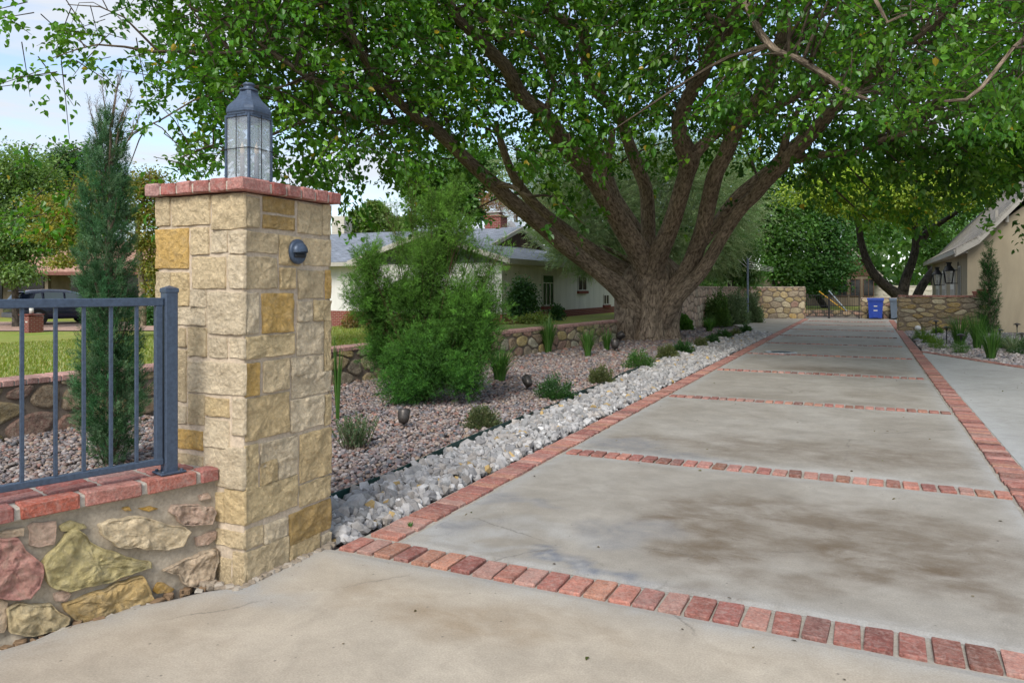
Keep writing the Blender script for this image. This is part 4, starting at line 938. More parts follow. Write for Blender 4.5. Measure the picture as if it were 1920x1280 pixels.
def window(root, face, a0, a1, z0, z1, plane, mull=2, sill=None, frame=WHITEP, trans=.25, name='window'):
    """face 'x' (normal +x at x=plane, a=y) or 'y' (normal -y at y=plane, a=x) or '-x'"""
    def bx(m, ac, zc, da, dz, off, dp):
        if face == 'y': m.box((ac, plane-off, zc), (da, dp, dz))
        elif face == 'x': m.box((plane+off, ac, zc), (dp, da, dz))
        else: m.box((plane-off, ac, zc), (dp, da, dz))
    g = MB(); bx(g, (a0+a1)/2, (z0+z1)/2, a1-a0, z1-z0, .0, .03); w = g.build(name, DARKG, root)
    g = MB(); f = .05
    for z in (z0+f/2, z1-f/2): bx(g, (a0+a1)/2, z, a1-a0, f, .03, .03)
    for a in (a0+f/2, a1-f/2): bx(g, a, (z0+z1)/2, f, z1-z0-2*f, .03, .03)
    for k in range(1, mull+1): bx(g, a0+(a1-a0)*k/(mull+1), (z0+z1)/2-trans*.5, f*.8, z1-z0-2*f-trans, .03, .028)
    if trans: bx(g, (a0+a1)/2, z1-f-trans, a1-a0-2*f, f*.8, .03, .029)
    g.build('frame', frame, w)
    if sill: g = MB(); bx(g, (a0+a1)/2, z0-.07, a1-a0+.16, .13, .05, .12); g.c = [(.20, .055, .045)]*len(g.c); g.build('sill', BRICKR if sill == 'b' else frame, w)
    return w
# ---- white house across the garden
X1, Y0, G0, ZW = -12.4, 25.1, -.25, 2.62
wh = thing('white_house', 'low white stucco house with grey shingle roofs and red brick plinth beyond the lawn', 'house', (-18, 31, G0))
def wallbox(name, x0, x1, y0, y1, z0, z1, mat): g = MB(); g.box(((x0+x1)/2, (y0+y1)/2, (z0+z1)/2), (x1-x0, y1-y0, z1-z0)); return g.build(name, mat, wh)
wallbox('wall', -18.6, X1, Y0, 43, G0+.76, ZW, WHS); wallbox('wall', -28.5, -18.61, 26.1, 36, G0+.76, ZW, WHS)
box_uv('brick_plinth', (-15.5, 34, G0+.38), (6.28, 17.9, .76), BRKC, wh); box_uv('brick_plinth', (-23.55, 31, G0+.38), (9.8, 9.86, .76), BRKC, wh)
g = MB(); g.add([(-18.6, Y0-.02, ZW), (X1, Y0-.02, ZW), (-15.5, Y0-.02, 3.62)], [(0, 1, 2)]); g.add([(-18.6, Y0-.02, ZW-.16), (X1, Y0-.02, ZW-.16), (X1, Y0-.02, ZW), (-18.6, Y0-.02, ZW)], [(0, 1, 2, 3)])
k = 44
for i in range(k):
    x = -18.55+6.1*i/k; h = 1-abs(x+15.5)/3.1; g.box((x, Y0-.035, ZW-.16+(h+.16)/2), (.02, .02, max(.1, h+.14)))
g.build('gable_siding', GREYT, wh)
ex, ez, ax, az = -11.85, 2.60, -15.5, 3.70
th_ = .10
quad_uv('roof', [[(ex, Y0-.55, ez), (ex, 43.5, ez), (ax, 43.5, az), (ax, Y0-.55, az)]], SHG, wh, th_)
quad_uv('roof', [[(-19.15, 43.5, ez), (-19.15, Y0-.55, ez), (ax, Y0-.55, az), (ax, 43.5, az)]], SHG, wh, th_)
mr = quad_uv('roof', [[(-29.3, 25.5, 2.62), (-14.3, 25.5, 2.62), (-14.3, 31, 4.32), (-29.3, 31, 4.32)], [(-14.3, 36.7, 2.62), (-29.3, 36.7, 2.62), (-29.3, 31, 4.32), (-14.3, 31, 4.32)]], SHG, wh, th_)
g = MB(); g.add([(-14.42, 26.0, 2.72), (-14.42, 36, 2.72), (-14.42, 31, 4.24)], [(0, 1, 2)]); g.build('gable_board', BROWNB, wh)
def beam(m, a, b, w, h, col=(1, 1, 1)):
    a, b = Vector(a), Vector(b); d = (b-a).normalized(); s = d.cross(Vector((0, 0, 1))).normalized()*w/2; up = s.cross(d).normalized()*h/2
    m.add([a-s-up, a+s-up, a+s+up, a-s+up, b-s-up, b+s-up, b+s+up, b-s+up], [(0, 1, 2, 3), (7, 6, 5, 4), (0, 4, 5, 1), (1, 5, 6, 2), (2, 6, 7, 3), (3, 7, 4, 0)], col)
g = MB(); yy = Y0-.58
beam(g, (ex, yy, ez-.09), (ax, yy, az-.09), .05, .2); beam(g, (-19.15, yy, ez-.09), (ax, yy, az-.09), .05, .2)
beam(g, (ex+.03, yy, ez-.1), (ex+.03, 43.5, ez-.1), .05, .2); beam(g, (-14.25, 25.5, 2.54), (-14.25, 31, 4.24), .06, .16); beam(g, (-14.25, 36.7, 2.54), (-14.25, 31, 4.24), .06, .16)
beam(g, (-29.3, 25.46, 2.52), (-19.2, 25.46, 2.52), .05, .17); g.build('fascia', TRIM, wh)
g = MB(); g.box((-12.2, 34, ez-.20), (.66, 18, .03)); g.build('soffit', TRIM, wh)
for (pa, pb_, ya, yb, m_, tr_) in ((1016, 1037.5, 514, 573, 2, .32), (1083, 1099, 517, 545, 1, 0), (1131, 1141, 552, 571, 1, 0)):
    a = onplane(pa, ya, (X1, 0, 0), (1, 0, 0)); b = onplane(pb_, yb, (X1, 0, 0), (1, 0, 0)); window(wh, 'x', a.y, b.y, b.z, a.z, X1, m_, 'b', WHITEP, tr_)
ch = MB(); 
c0 = at(903, 427, 34.6); c1 = at(943, 397, 34.6); cx, cy = (c0.x+c1.x)/2, (c0.y+c1.y)/2+.4
chb = box_uv('chimney', (cx, cy, 4.33), (.82, .7, 1.0), BRKC, wh)
g = MB(); g.box((cx, cy, 4.86), (.92, .8, .07), 0, .01, (.20, .05, .04)); g.box((cx, cy, 4.96), (.5, .4, .16), 0, .01, (.40, .37, .33)); g.box((cx, cy, 5.05), (.72, .6, .04), 0, .005, (.55, .54, .52)); g.build('chimney_cap', BRICKR, chb)
g = MB(); q = at(962, 420, 36.2); n = 14; vs = []
for s in (-.42, .42):
    for i in range(n+1): a = math.pi*i/n; vs.append((q.x+.42*math.cos(a), q.y+s, 4.18+.5*math.sin(a)+.05))
g.add(vs, [(i, i+1, n+1+i+1, n+1+i) for i in range(n)]+[tuple(range(n+1)), tuple(range(2*n+1, n, -1))]); g.build('roof_vent', m_plain('galvanised_duct', (.62, .64, .66), .35, .6, 8, .1), wh, fixn=True)
q = at(641, 430, 39); g = MB(); g.box((q.x, q.y, 4.75), (.75, .75, 1.0), .1, .02); 
for i in range(5): g.box((q.x, q.y, 4.4+i*.16), (.77, .77, .03), .1)
g.build('roof_cooler', m_plain('beige_cooler', (.50, .46, .38), .7, 0, 6, .1), wh)
# ---- stucco house on the right
XR, YR, ZE = 3.28, 31.0, 2.93
rh = thing('stucco_house', 'tan stucco house with weathered shingle roof flaring out over the eave on the right', 'house', (8, 38, 0))
g = MB(); 
prof = [(XR, -.1), (XR, ZE+.05), (5.2, 4.55), (8.6, 8.3), (12, 4.6), (15, 2.9), (15, -.1)]
g.prism([(x, YR, z) for x, z in prof], (0, 15.5, 0)); g.build('wall', TANS, rh, fixn=True)
rq = []
RP = [(XR-.42, ZE-.02), (XR+.30, ZE+.42), (5.0, ZE+2.02), (8.6, 8.75)]
for (a, b) in zip(RP[:-1], RP[1:]): rq.append([(a[0], YR+15.8, a[1]), (a[0], YR-.40, a[1]), (b[0], YR-.40, b[1]), (b[0], YR+15.8, b[1])])
rq.append([(15.3, YR-.4, 2.8), (15.3, YR+15.8, 2.8), (8.6, YR+15.8, 8.75), (8.6, YR-.4, 8.75)])
quad_uv('roof', rq, SHB, rh, .09)
g = MB()
for (a, b) in zip(RP[:-1], RP[1:]): beam(g, (a[0], YR-.37, a[1]-.15), (b[0], YR-.37, b[1]-.15), .06, .20); beam(g, (a[0], YR-.26, a[1]-.27), (b[0], YR-.26, b[1]-.27), .30, .05)
beam(g, (RP[0][0]+.02, YR-.4, RP[0][1]-.11), (RP[0][0]+.02, YR+15.8, RP[0][1]-.11), .05, .17); g.box((XR-.2, YR+7.7, ZE-.16), (.40, 16, .03)); g.build('fascia', TRIM, rh)
g = MB(); 
for px_, w_ in ((1869, .05), (1889, .05)):
    p = onplane(px_, 400, (0, YR-.2, 0), (0, 1, 0)); g.tube([(p.x, YR-.1, p.z-.3), (p.x, YR-.1, p.z+.12)], .06, 8)
g.build('roof_pipe', TRIM, rh)
for (ya, yb, z1, kind) in ((32.9, 33.6, 2.35, 'w'), (34.9, 36.4, 2.3, 'd'), (38.6, 40.2, 2.3, 'd'), (42, 43.6, 2.3, 'd')):
    if kind == 'w': window(rh, '-x', ya, yb, .95, z1, XR, 0, 's', WHITEP, 0)
    else:
        g = MB(); g.box((XR-.02, (ya+yb)/2, z1/2), (.06, yb-ya, z1)); d_ = g.build('door', WHITEP, rh); m = MB()
        for zz in (.5, 1.2, 1.9): m.box((XR-.055, (ya+yb)/2, zz), (.02, (yb-ya)*.7, .5), 0, .004)
        m.build('door_panel', TRIM, d_)
def wall_lantern(px, py, off, label):
    p = onplane(px, py, (XR-off, 0, 0), (1, 0, 0)); x, y, z = p.x, p.y, p.z
    t = thing('wall_lantern', label, 'lantern', (x, y, z), 'black lanterns hung on the stucco house'); s = .17
    g = MB()
    for a in (-1, 1):
        for b in (-1, 1): g.tube([(x+a*s*.62, y+b*s*.62, z-.36), (x+a*s, y+b*s, z+.1)], .016, 5)
    g.lathe((x, y, z-.40), [(s*.95, 0), (s*.95, .04), (.03, .05)], 4); g.build('frame', BLACKM, t)
    g = MB(); g.lathe((x, y, z+.1), [(s*1.62, 0), (s*1.62, .025), (s*.75, .20), (s*.62, .22), (s*.62, .30), (s*.85, .31), (s*.85, .34), (0, .36)], 4); g.build('cap', BLACKM, t)
    g = MB(); g.lathe((x, y, z-.345), [(s*.82, 0), (s*1.32, .43)], 4); g.build('glass', glm, t)
    g = MB(); g.lathe((x, y, z-.35), [(.02, 0), (.02, .2), (0, .22)], 8); g.build('candle', CANDLE, t)
    g = MB(); g.tube([(XR-.03, y, z-.42), (XR-.03, y, z+.45)], .018, 5); g.tube([(XR-.03, y, z+.13), (x+.1, y, z+.13)], .016, 5); g.tube([(XR-.03, y, z-.38), (x+.12, y, z-.38)], .014, 5); g.build('bracket', BLACKM, t)
wall_lantern(1779, 513, .34, 'nearer of the two black lanterns, bigger in view, bracketed off the tan stucco wall'); wall_lantern(1757, 519, .34, 'farther black lantern, left of the other one, at the corner of the stucco house')
# ---- stone walls at the end of the drive
RY = 29.4
YC = [(.40, .30, .15), (.44, .35, .20), (.36, .26, .14), (.42, .28, .10), (.33, .26, .18), (.48, .40, .26)]
rubble_wall('stone_wall', 'chest-high wall of flat yellow stones with brick coping in front of the stucco house', (1.02, RY), (3.75, RY), -.05, 1.24, .35, .46, .17, 31, True, YC, 1, .06, copecol=(.34, .15, .11), gcol=(.22, .17, .12), ends=True)
t = thing('brick_stack', 'short stack of red bricks on the right end of the yellow stone wall', 'bricks', (3.55, RY+.17, 1.25)); g = MB(); rr = random.Random(3)
for k in range(3):
    for i in range(3):
        if k < 2 or i > 0: g.box((3.38+i*.18-.03*k, RY+.13, 1.29+.07*k), (.17, .3, .065), rr.uniform(-.05, .05), .008, vary((.34, .12, .09), .7, 1.1, rr))
g.build('brick', BRICKR, t)
PKC = [(.42, .31, .22), (.46, .34, .25), (.38, .27, .19), (.44, .36, .26), (.48, .33, .24)]
rubble_wall('boundary_wall', 'long pinkish rubble wall running back behind the shrubs beyond the big tree', (-6.6, 21.8), (-5.02, 39.2), -.05, 1.56, .35, .34, .30, 41, True, PKC, 1, .08, copecol=(.40, .30, .23), gcol=(.26, .20, .15))
rubble_wall('gate_wall', 'head-high wall of mixed yellow and pink boulders left of the black gate', (-5.2, 39.25), (-2.72, 39.25), -.05, 1.56, .35, .42, .28, 51, True, FLAGC+YC, 1, .06, copecol=(.42, .33, .25), gcol=(.20, .16, .12), ends=True)
rubble_wall('bin_wall', 'waist-high rubble wall behind the blue bin', (-.22, 40.9), (2.2, 40.9), -.05, 1.02, .35, .42, .22, 61, True, FLAGC+YC, 1, .06, copecol=(.36, .26, .2), gcol=(.14, .11, .09), ends=True)
# gate
gt = thing('double_gate', 'black metal picket gate across the end of the driveway', 'gate', (-1.55, 40.1, 0))
GY = 40.2; gx0, gx1 = -3.02, -.30
for i, x in enumerate((gx0, gx0+.12, (gx0+gx1)/2-.03, (gx0+gx1)/2+.03, gx1)):
    g = MB(); g.box((x, GY-(.55 if i == 0 else 0), .6), (.05, .05, 1.22)); g.build('post', BLACKM, gt)
for (a, b) in ((gx0+.15, (gx0+gx1)/2-.06), ((gx0+gx1)/2+.06, gx1-.03)):
    g = MB()
    for z in (.12, .62, 1.14): g.box(((a+b)/2, GY, z), (b-a, .03, .035))
    x = a+.05
    while x < b: g.box((x, GY, .63), (.016, .016, 1.0)); x += .105
    g.build('leaf', BLACKM, gt)
# bins
BLUEP = m_plain('blue_plastic', (.012, .045, .28), .45, 0, 6, .1, .05, .5); GREYP = m_plain('grey_plastic', (.10, .13, .17), .5, 0, 6, .1)
def wheelie(x, y, mat, label, marks=True):
    t = thing('wheelie_bin', label, 'bin', (x, y, 0)); g = MB(); n = 4
    def ring(w, d, z, yo=0): return [(x-w/2, y-d/2+yo, z), (x+w/2, y-d/2+yo, z), (x+w/2, y+d/2+yo, z), (x-w/2, y+d/2+yo, z)]
    rings = [ring(.56, .56, .05), ring(.62, .62, .50), ring(.66, .68, .86), ring(.71, .74, .87), ring(.71, .74, .93)]
    vs = sum(rings, []); fs = [(i*4+k, i*4+(k+1) % 4, i*4+4+(k+1) % 4, i*4+4+k) for i in range(4) for k in range(4)]+[(3, 2, 1, 0), (16, 17, 18, 19)]
    g.add(vs, fs); g.box((x, y-.335, .80), (.40, .03, .05), 0, .008); g.box((x, y-.300, .28), (.22, .02, .38), 0, .006); g.build('body', mat, t, bevel=.012)
    g = MB(); g.prism([(x-.37, y-.40, .935), (x-.37, y+.38, .935), (x-.37, y+.38, .97), (x-.37, y+.1, 1.02), (x-.37, y-.34, .985)], (.74, 0, 0)); g.build('lid', mat, t, bevel=.012, fixn=True)
    for s in (-1, 1): g = MB(); g.tube([(x+s*.30, y+.28, .12), (x+s*.36, y+.28, .12)], .12, 14); g.build('wheel', BLACKM, t, True)
    g = MB(); g.tube([(x-.28, y+.42, .93), (x+.28, y+.42, .93)], .018, 6); g.build('handle', mat, t)
    if marks:
        for z, w in ((.63, .15), (.42, .17)):
            g = MB(); g.box((x, y-.343+(.63-z)*.10, z), (w, .006, .012), 0)
            for k in range(5): g.box((x-w/2+w*(k+.5)/5, y-.345+(.63-z)*.10, z), (w/6.5, .0065, .045))
            g.build('white_lettering', WHITEP, t)
wheelie(.42, 40.1, BLUEP, 'blue wheelie bin with white lettering against the rubble wall'); wheelie(1.38, 40.25, GREYP, 'grey wheelie bin half hidden behind the end of the yellow stone wall', False)
# house behind the gate
bh = thing('gable_cottage', 'small stone cottage with brown gable roof behind the gate', 'house', (-1.3, 60, 0))
a = at(1555, 540, 60); X_ = at(1632, 540, 58)
cxh = (a.x+X_.x)/2; g = MB(); g.box((X_.x-4, 62.5, .9), (7.6, 9, 2.9)); g.build('wall', STAN, bh)
quad_uv('roof', [[(X_.x+.8, 57.6, 2.35), (X_.x+.8, 67.5, 2.35), (X_.x-1.9, 67.5, 5.0), (X_.x-1.9, 57.6, 5.0)], [(X_.x-5.2, 67.5, 2.35), (X_.x-5.2, 57.6, 2.35), (X_.x-1.9, 57.6, 5.0), (X_.x-1.9, 67.5, 5.0)]], SHB, bh, .12)
g = MB(); g.add([(X_.x+.6, 57.95, 2.35), (X_.x-5, 57.95, 2.35), (X_.x-1.9, 57.95, 4.85)], [(0, 1, 2)]); g.build('gable_board', BROWNB, bh)
for i in range(5): window(bh, 'y', X_.x-3.9+i*.85, X_.x-3.2+i*.85, .9, 2.15, 57.98, 1, None, BROWNB, 0)
rubble_wall('terrace_wall', 'low rubble edge of the grass terrace seen through the gate', (-6, 46), (6, 46), -.2, .45, .3, .5, .22, 71, False, FLAGC, 1, .12, gcol=(.12, .1, .08))
g = MB(); g.add([(-14, 46.3, .22), (14, 46.3, .22), (14, 95, .3), (-14, 95, .3)], [(0, 1, 2, 3)]); tag(g.build('back_lawn', lm), kind='structure')
rubble_wall('back_wall', 'pale block wall across the far yard behind the forked dark tree', (-2, 66), (16, 66), 0, 1.7, .3, .8, .4, 72, False, [(.46, .42, .36)], 1, .3, gcol=(.46, .42, .35))
# leaning poles by the gate
for (a, b, c_, lb, cn) in (((1537, 547), (1583, 582), (.55, .30, .03), 'yellow pole leaning across the gate toward the right', 'yellow_paint'), ((1555, 546), (1588, 583), (.30, .34, .38), 'thin grey pole leaning beside the yellow one behind the gate', 'grey_pole')):
    p = at(a[0], a[1], 41.5); q = at(b[0], b[1], 40.6); g = MB(); g.tube([p, q], .03, 6); n_ = (q-p).normalized(); g.tube([p-n_*.04, p+n_*.05], .045, 6); tag(g.build('leaning_pole', m_plain(cn, c_, .5), smooth=True), lb, 'pole', 'leaning poles behind the gate')
p = gp(1402, 606, 0); t = thing('sign_post', 'thin grey steel post with wire arms beside the grey-green shrubs', 'post', p)
g = MB(); g.tube([p, p+Vector((0, 0, 2.75))], .045, 8); g.build('pole', m_plain('steel_grey', (.12, .15, .19), .5, .4), t)
g = MB()
for k in range(4): g.tube([p+Vector((0, 0, 2.35+.1*k)), p+Vector((-.5+.2*k, .5, 2.75+.05*k))], .008, 4); g.tube([p+Vector((0, 0, 2.35+.1*k)), p+Vector((1.0, .3, 2.2+.05*k))], .008, 4)
g.build('wire_arm', WHITEP, t)
# ---- neighbour's house, car, letterbox, van (left, across the lawn)
nh = thing('tile_roof_house', 'tan stone house with pink tiled roof behind the dark car', 'house', at(100, 560, 44))
c = at(110, 560, 44); rzn = YAW; fwv = Vector((-sA, cA, 0)); rtv = Vector((cA, sA, 0))
def nb(name, x0, x1, z0, z1, dpt, mat, root=nh, dd=.3):
    q = at(0, 540, dpt)*0; a = Vector((0, 0, 0))+fwv*(dpt+dd/2)+rtv*((x0+x1)/2); g = MB(); g.box((a.x, a.y, (z0+z1)/2), (x1-x0, dd, z1-z0), rzn); return g.build(name, mat, root)
pxm = lambda px, t: (px-CX)/FPX*t
nb('wall', pxm(-160, 44), pxm(330, 44), -.3, 2.45, 44, STAN, nh, 8)
for (a, b) in ((-60, 3), (25, 81), (132, 168), (215, 300)): nb('window', pxm(a, 43.9), pxm(b, 43.9), -.2 if a in (25, 132) else .4, 2.2, 43.93, DARKG, nh, .05)
def P3(px, t, z): v = fwv*t+rtv*pxm(px, t); return (v.x, v.y, z)
quad_uv('roof', [[P3(-190, 42.6, 2.40), P3(345, 42.6, 2.40), P3(345, 48, 4.5), P3(-190, 48, 4.5)], [P3(345, 53, 2.4), P3(-190, 53, 2.4), P3(-190, 48, 4.5), P3(345, 48, 4.5)]], SHT, nh, .12)
g = MB(); beam(g, P3(-190, 42.55, 2.34), P3(345, 42.55, 2.34), .06, .2, (.20, .09, .07)); g.build('fascia', BRICKR, nh)
nb('post', pxm(84, 43), pxm(90, 43), -.3, 2.3, 43.0, STAN, nh, .3)
# car
def car():
    o = at(74, 612, 34.5); o.z = -.205; head = (rtv*.60+fwv*.80).normalized(); rt = Vector((head.y, -head.x, 0))
    t = thing('parked_suv', 'dark blue SUV parked tail toward the left in front of the tiled house', 'car', o)
    # station x from rear(0) to front(4.4): half width, sill z, belt z, roof z, roof halfwidth
    ST = [(0, .80, .55, .92, 1.00, .72), (.06, .86, .38, .98, 1.12, .74), (.35, .93, .30, 1.02, 1.50, .66), (.75, .96, .27, 1.02, 1.60, .66), (1.5, .97, .25, 1.01, 1.645, .67), (2.2, .97, .25, 1.00, 1.625, .67), (2.75, .97, .25, .98, 1.50, .63), (3.25, .96, .25, .97, 1.09, .74), (3.8, .95, .28, .92, 1.01, .72), (4.25, .90, .34, .82, .90, .66), (4.42, .78, .42, .68, .76, .58)]
    base = o-head*.95+rt*(-.80)
    Q = lambda x, y, z: base+head*x+rt*y+Vector((0, 0, z))
    vs = []; fs = []
    for (x, w, s, b, r, rw) in ST:
        half = [(w*.88, s), (w, s+.12), (w*1.0, (s+b)/2), (w*.97, b), (rw+(w*.97-rw)*.18, b+(r-b)*.80), (rw*.8, r-.01), (rw*.4, r+.012)]
        sec = [Q(x, y, z) for y, z in half]+[Q(x, -y, z) for y, z in half[::-1]]; vs += sec
    n = 14; m = len(ST); fs = [(i*n+k, i*n+(k+1) % n, (i+1)*n+(k+1) % n, (i+1)*n+k) for i in range(m-1) for k in range(n)]+[tuple(range(n)), tuple((m-1)*n+k for k in range(n))[::-1]]
    g = MB(); g.add(vs, fs); cp_ = m_plain('navy_car_paint', (.010, .016, .042), .18, .1, 2, .05, 0, .7); g.build('body', cp_, t, True, bevel=.02, fixn=True)
    def pane(pts, name, side, mt=DARKG, off=.012):
        g = MB(); v = [Q(x, side*(y+off), z) for x, y, z in pts]; g.add(v+[p-rt*side*.01 for p in v], [tuple(range(len(v))), tuple(range(2*len(v)-1, len(v)-1, -1))]); g.build(name, mt, t)
    CG = m_plain('car_glass', (.10, .15, .155), .08, 0, 1, .1, 0, .8)  # paler greenish base colour stands in for reflections on the panes
    for sd_ in (1, -1):
        pane([(.62, .925, 1.08), (1.02, .94, 1.07), (1.02, .785, 1.49), (.78, .80, 1.44)], 'side_window', sd_, CG); pane([(1.12, .94, 1.07), (1.95, .94, 1.06), (1.95, .775, 1.50), (1.15, .775, 1.52)], 'side_window', sd_, CG); pane([(2.03, .94, 1.06), (2.98, .935, 1.04), (2.62, .79, 1.44), (2.06, .775, 1.50)], 'side_window', sd_, CG)
        for x in (.84, 3.52):
            c = Q(x, sd_*.86, .345); g = MB(); g.tube([c-rt*.11, c+rt*.11], .345, 24); w_ = g.build('wheel', m_plain('tyre', (.015, .015, .016), .8) if x < 1 and sd_ == 1 else bpy.data.materials['tyre'], t, True, bevel=.02)
            g = MB(); g.tube([c+rt*sd_*.10, c+rt*sd_*.125], .235, 20)
            for k in range(5):
                a = 2*math.pi*k/5; dv = head*math.cos(a)+Vector((0, 0, math.sin(a))); beam(g, c+rt*sd_*.13+dv*.03, c+rt*sd_*.13+dv*.22, .05, .03)
            g.build('rim', m_plain('alloy', (.30, .31, .32), .35, .7) if 'alloy' not in bpy.data.materials else bpy.data.materials['alloy'], w_)
            g = MB(); g.tube([c+rt*sd_*.055, c+rt*sd_*.120], .405, 24); g.build('wheel_arch', BLACKM, t)
    g = MB(); g.add([Q(.02, -.62, 1.06), Q(.02, .62, 1.06), Q(.30, .56, 1.44), Q(.30, -.56, 1.44)], [(0, 1, 2, 3)]); g.build('rear_window', CG, t)
    g = MB(); g.box(Q(.28, 0, 1.57), (.3, 1.2, .05), math.atan2(head.y, head.x), .01); g.build('spoiler', cp_, t)
    red = m_plain('tail_lamp_red', (.35, .01, .01), .2)
    for s in (-1, 1): g = MB(); g.box(Q(.03, s*.72, .93), (.10, .32, .10), math.atan2(head.y, head.x), .01); g.build('tail_light', red, t); g = MB(); g.box(Q(-.02, s*.62, .52), (.05, .26, .05), math.atan2(head.y, head.x)); g.build('reflector', red, t)
    g = MB(); g.box(Q(0, 0, .45), (.16, 1.5, .22), math.atan2(head.y, head.x), .03); g.build('bumper', m_plain('grey_bumper', (.12, .12, .12), .5), t)
    g = MB(); g.box(Q(2.75, 1.04, 1.08), (.1, .2, .13), math.atan2(head.y, head.x), .02); g.build('mirror', cp_, t); g = MB(); g.box(Q(2.75, -1.04, 1.08), (.1, .2, .13), math.atan2(head.y, head.x), .02); g.build('mirror', cp_, t)
car()
p = gp(59, 621, -.2); t = thing('brick_letterbox', 'knee-high red brick pier with a small glass lamp on top at the lawn edge', 'brick pier', p)
sz = 33/FPX*30*.82; zt = EYE+(HY-591)/FPX*28.5
box_uv('pier', (p.x, p.y, (zt-.25)/2-.1), (sz, sz, zt+.35), BRKC, t); g = MB(); g.box((p.x, p.y, zt+.0), (sz+.05, sz+.05, .04), 0, .005, (.2, .06, .045)); g.build('cap', BRICKR, t)
g = MB(); g.lathe((p.x, p.y, zt+.02), [(.05, 0), (.05, .02), (.02, .03)], 8); g.build('lamp_base', BLACKM, t); g = MB(); g.lathe((p.x, p.y, zt+.30), [(.09, 0), (.08, .03), (0, .05)], 10); g.build('lamp_cap', BLACKM, t)
g = MB(); g.lathe((p.x, p.y, zt+.05), [(.075, 0), (.08, .25)], 10); g.build('lamp_glass', WHITEP, t, True)
g = MB(); q = onplane(64, 604, (0, p.y-sz/2-.004, 0), (0, 1, 0))
for k in range(3): g.box((p.x+.12+k*.045, p.y-sz/2-.004, zt-.27), (.03, .008, .055))
g.build('house_number', WHITEP, t)
p = at(285, 600, 40); p.z = -.2
t = thing('camper_van', 'white camper van with dark windscreen visor glimpsed left of the pillar', 'van', p)
def vb(name, x0, x1, z0, z1, d0, d1, mat, bv=.03):
    a = fwv*((d0+d1)/2)+rtv*((x0+x1)/2); g = MB(); g.box((a.x, a.y, (z0+z1)/2), (x1-x0, d1-d0, z1-z0), rzn, bv); return g.build(name, mat, t)
xa, xb = pxm(262, 40), pxm(345, 40)
vb('body', xa, xb, .15, 2.55, 40, 45.5, m_plain('van_white', (.62, .62, .60), .4, 0, 2, .05)); vb('visor', xa-.05, xb+.05, 2.25, 2.62, 39.9, 40.1, m_plain('visor_navy', (.012, .02, .05), .4), .02); vb('windscreen', xa+.15, xb-.15, 1.60, 2.22, 39.96, 40.02, DARKG, .01); vb('bumper', xa, xb, .15, .45, 39.85, 40.1, bpy.data.materials['grey_bumper'])
for s in (xa+.2, xb-.2):
    for d in (41, 44.4): a = fwv*d+rtv*s; g = MB(); g.tube([a-rtv*.12+Vector((0, 0, .14)), a+rtv*.12+Vector((0, 0, .14))], .34, 16); g.build('wheel', bpy.data.materials['tyre'], t, True)
for s in (xa+.25, xb-.25): vb('headlight', s-.12, s+.12, .75, .95, 39.93, 40.03, WHITEP, .02)
# ---- small lamps in the beds
def spotlight(px, py, w, aim, label, grp='bullet spotlights in the pebble bed'):
    # px,py = centre of the can
    base = gp(px, py+w*.95, 0); tt = proj(base)[2]; r = w/2/FPX*tt*.95; z = EYE+(HY-py)/FPX*tt; c = Vector((base.x, base.y, z))
    t = thing('spotlight', label, 'garden spotlight', base, grp); d = Vector(aim).normalized()
    g = MB(); g.tube([c-d*r*1.25, c-d*r*1.1, c-d*r*.4, c+d*r*.6, c+d*r*1.2, c+d*r*1.22], [r*.35, r*.75, r*1.0, r*1.05, r*1.02, r*.9], 18); can = g.build('can', BRONZE, t, True)
    g = MB(); g.tube([c+d*r*1.18, c+d*r*1.235], r*.86, 18); g.build('lens', DARKG, can)
    g = MB(); g.tube([(c.x, c.y, -.05), (c.x, c.y, c.z-r*.8)], r*.18, 8); g.lathe((c.x, c.y, c.z-r*1.35), [(r*.3, 0), (r*.34, r*.15), (r*.2, r*.5)], 10); g.build('stake', BRONZE, t, True)
spotlight(757, 780, 23, (-.15, .35, 1), 'bronze bullet spotlight with rounded top nearest the pillar in the pebbles'); spotlight(989, 715, 18, (-.55, .5, .55), 'bronze bullet spotlight tipped back between the big feathery bush and the dark green mound')
spotlight(1153, 645, 15, (-.1, .3, 1), 'small bronze spotlight just left of the big tree roots'); spotlight(1163, 629, 14, (.8, .3, .5), 'spotlight with bright lens tucked against the left foot of the trunk')
spotlight(1270, 622, 13, (.2, -.9, .6), 'spotlight facing the drive at the right foot of the trunk')
def pathlight(px, pyh, pyb, label):
    b = gp(px, pyb, 0); t_ = proj(b)[2]; z = EYE+(HY-pyh)/FPX*t_; t = thing('path_light', label, 'path light', b, 'mushroom path lights in the right bed')
    g = MB(); g.tube([(b.x, b.y, -.05), (b.x, b.y, z-.03)], .014, 8); g.build('stem', BLACKM, t)
    g = MB(); g.lathe((b.x, b.y, z-.03), [(.105, 0), (.10, .012), (.055, .045), (.02, .055), (0, .058)], 18); g.lathe((b.x, b.y, z-.085), [(.03, 0), (.03, .05)], 10); g.build('cap', BRONZE, t, True)
pathlight(1755, 601, 633, 'path light in front of the yellow stone wall, second nearest to it'); pathlight(1775, 613, 645, 'path light between the yellow-green tufts and the left grass clump'); pathlight(1802, 627, 650, 'path light above the small dark green tuft near the path edge')
pathlight(1875, 618, 640, 'path light poking out of the tall grass in front of the stucco wall'); pathlight(1907, 607, 630, 'path light standing clear against the stucco wall at the right edge'); pathlight(1916, 625, 652, 'path light half cut by the right edge of the photo')
b = gp(1721, 622, 0); t = thing('globe_light', 'small round pale garden light at the foot of the yellow stone wall', 'garden light', b)
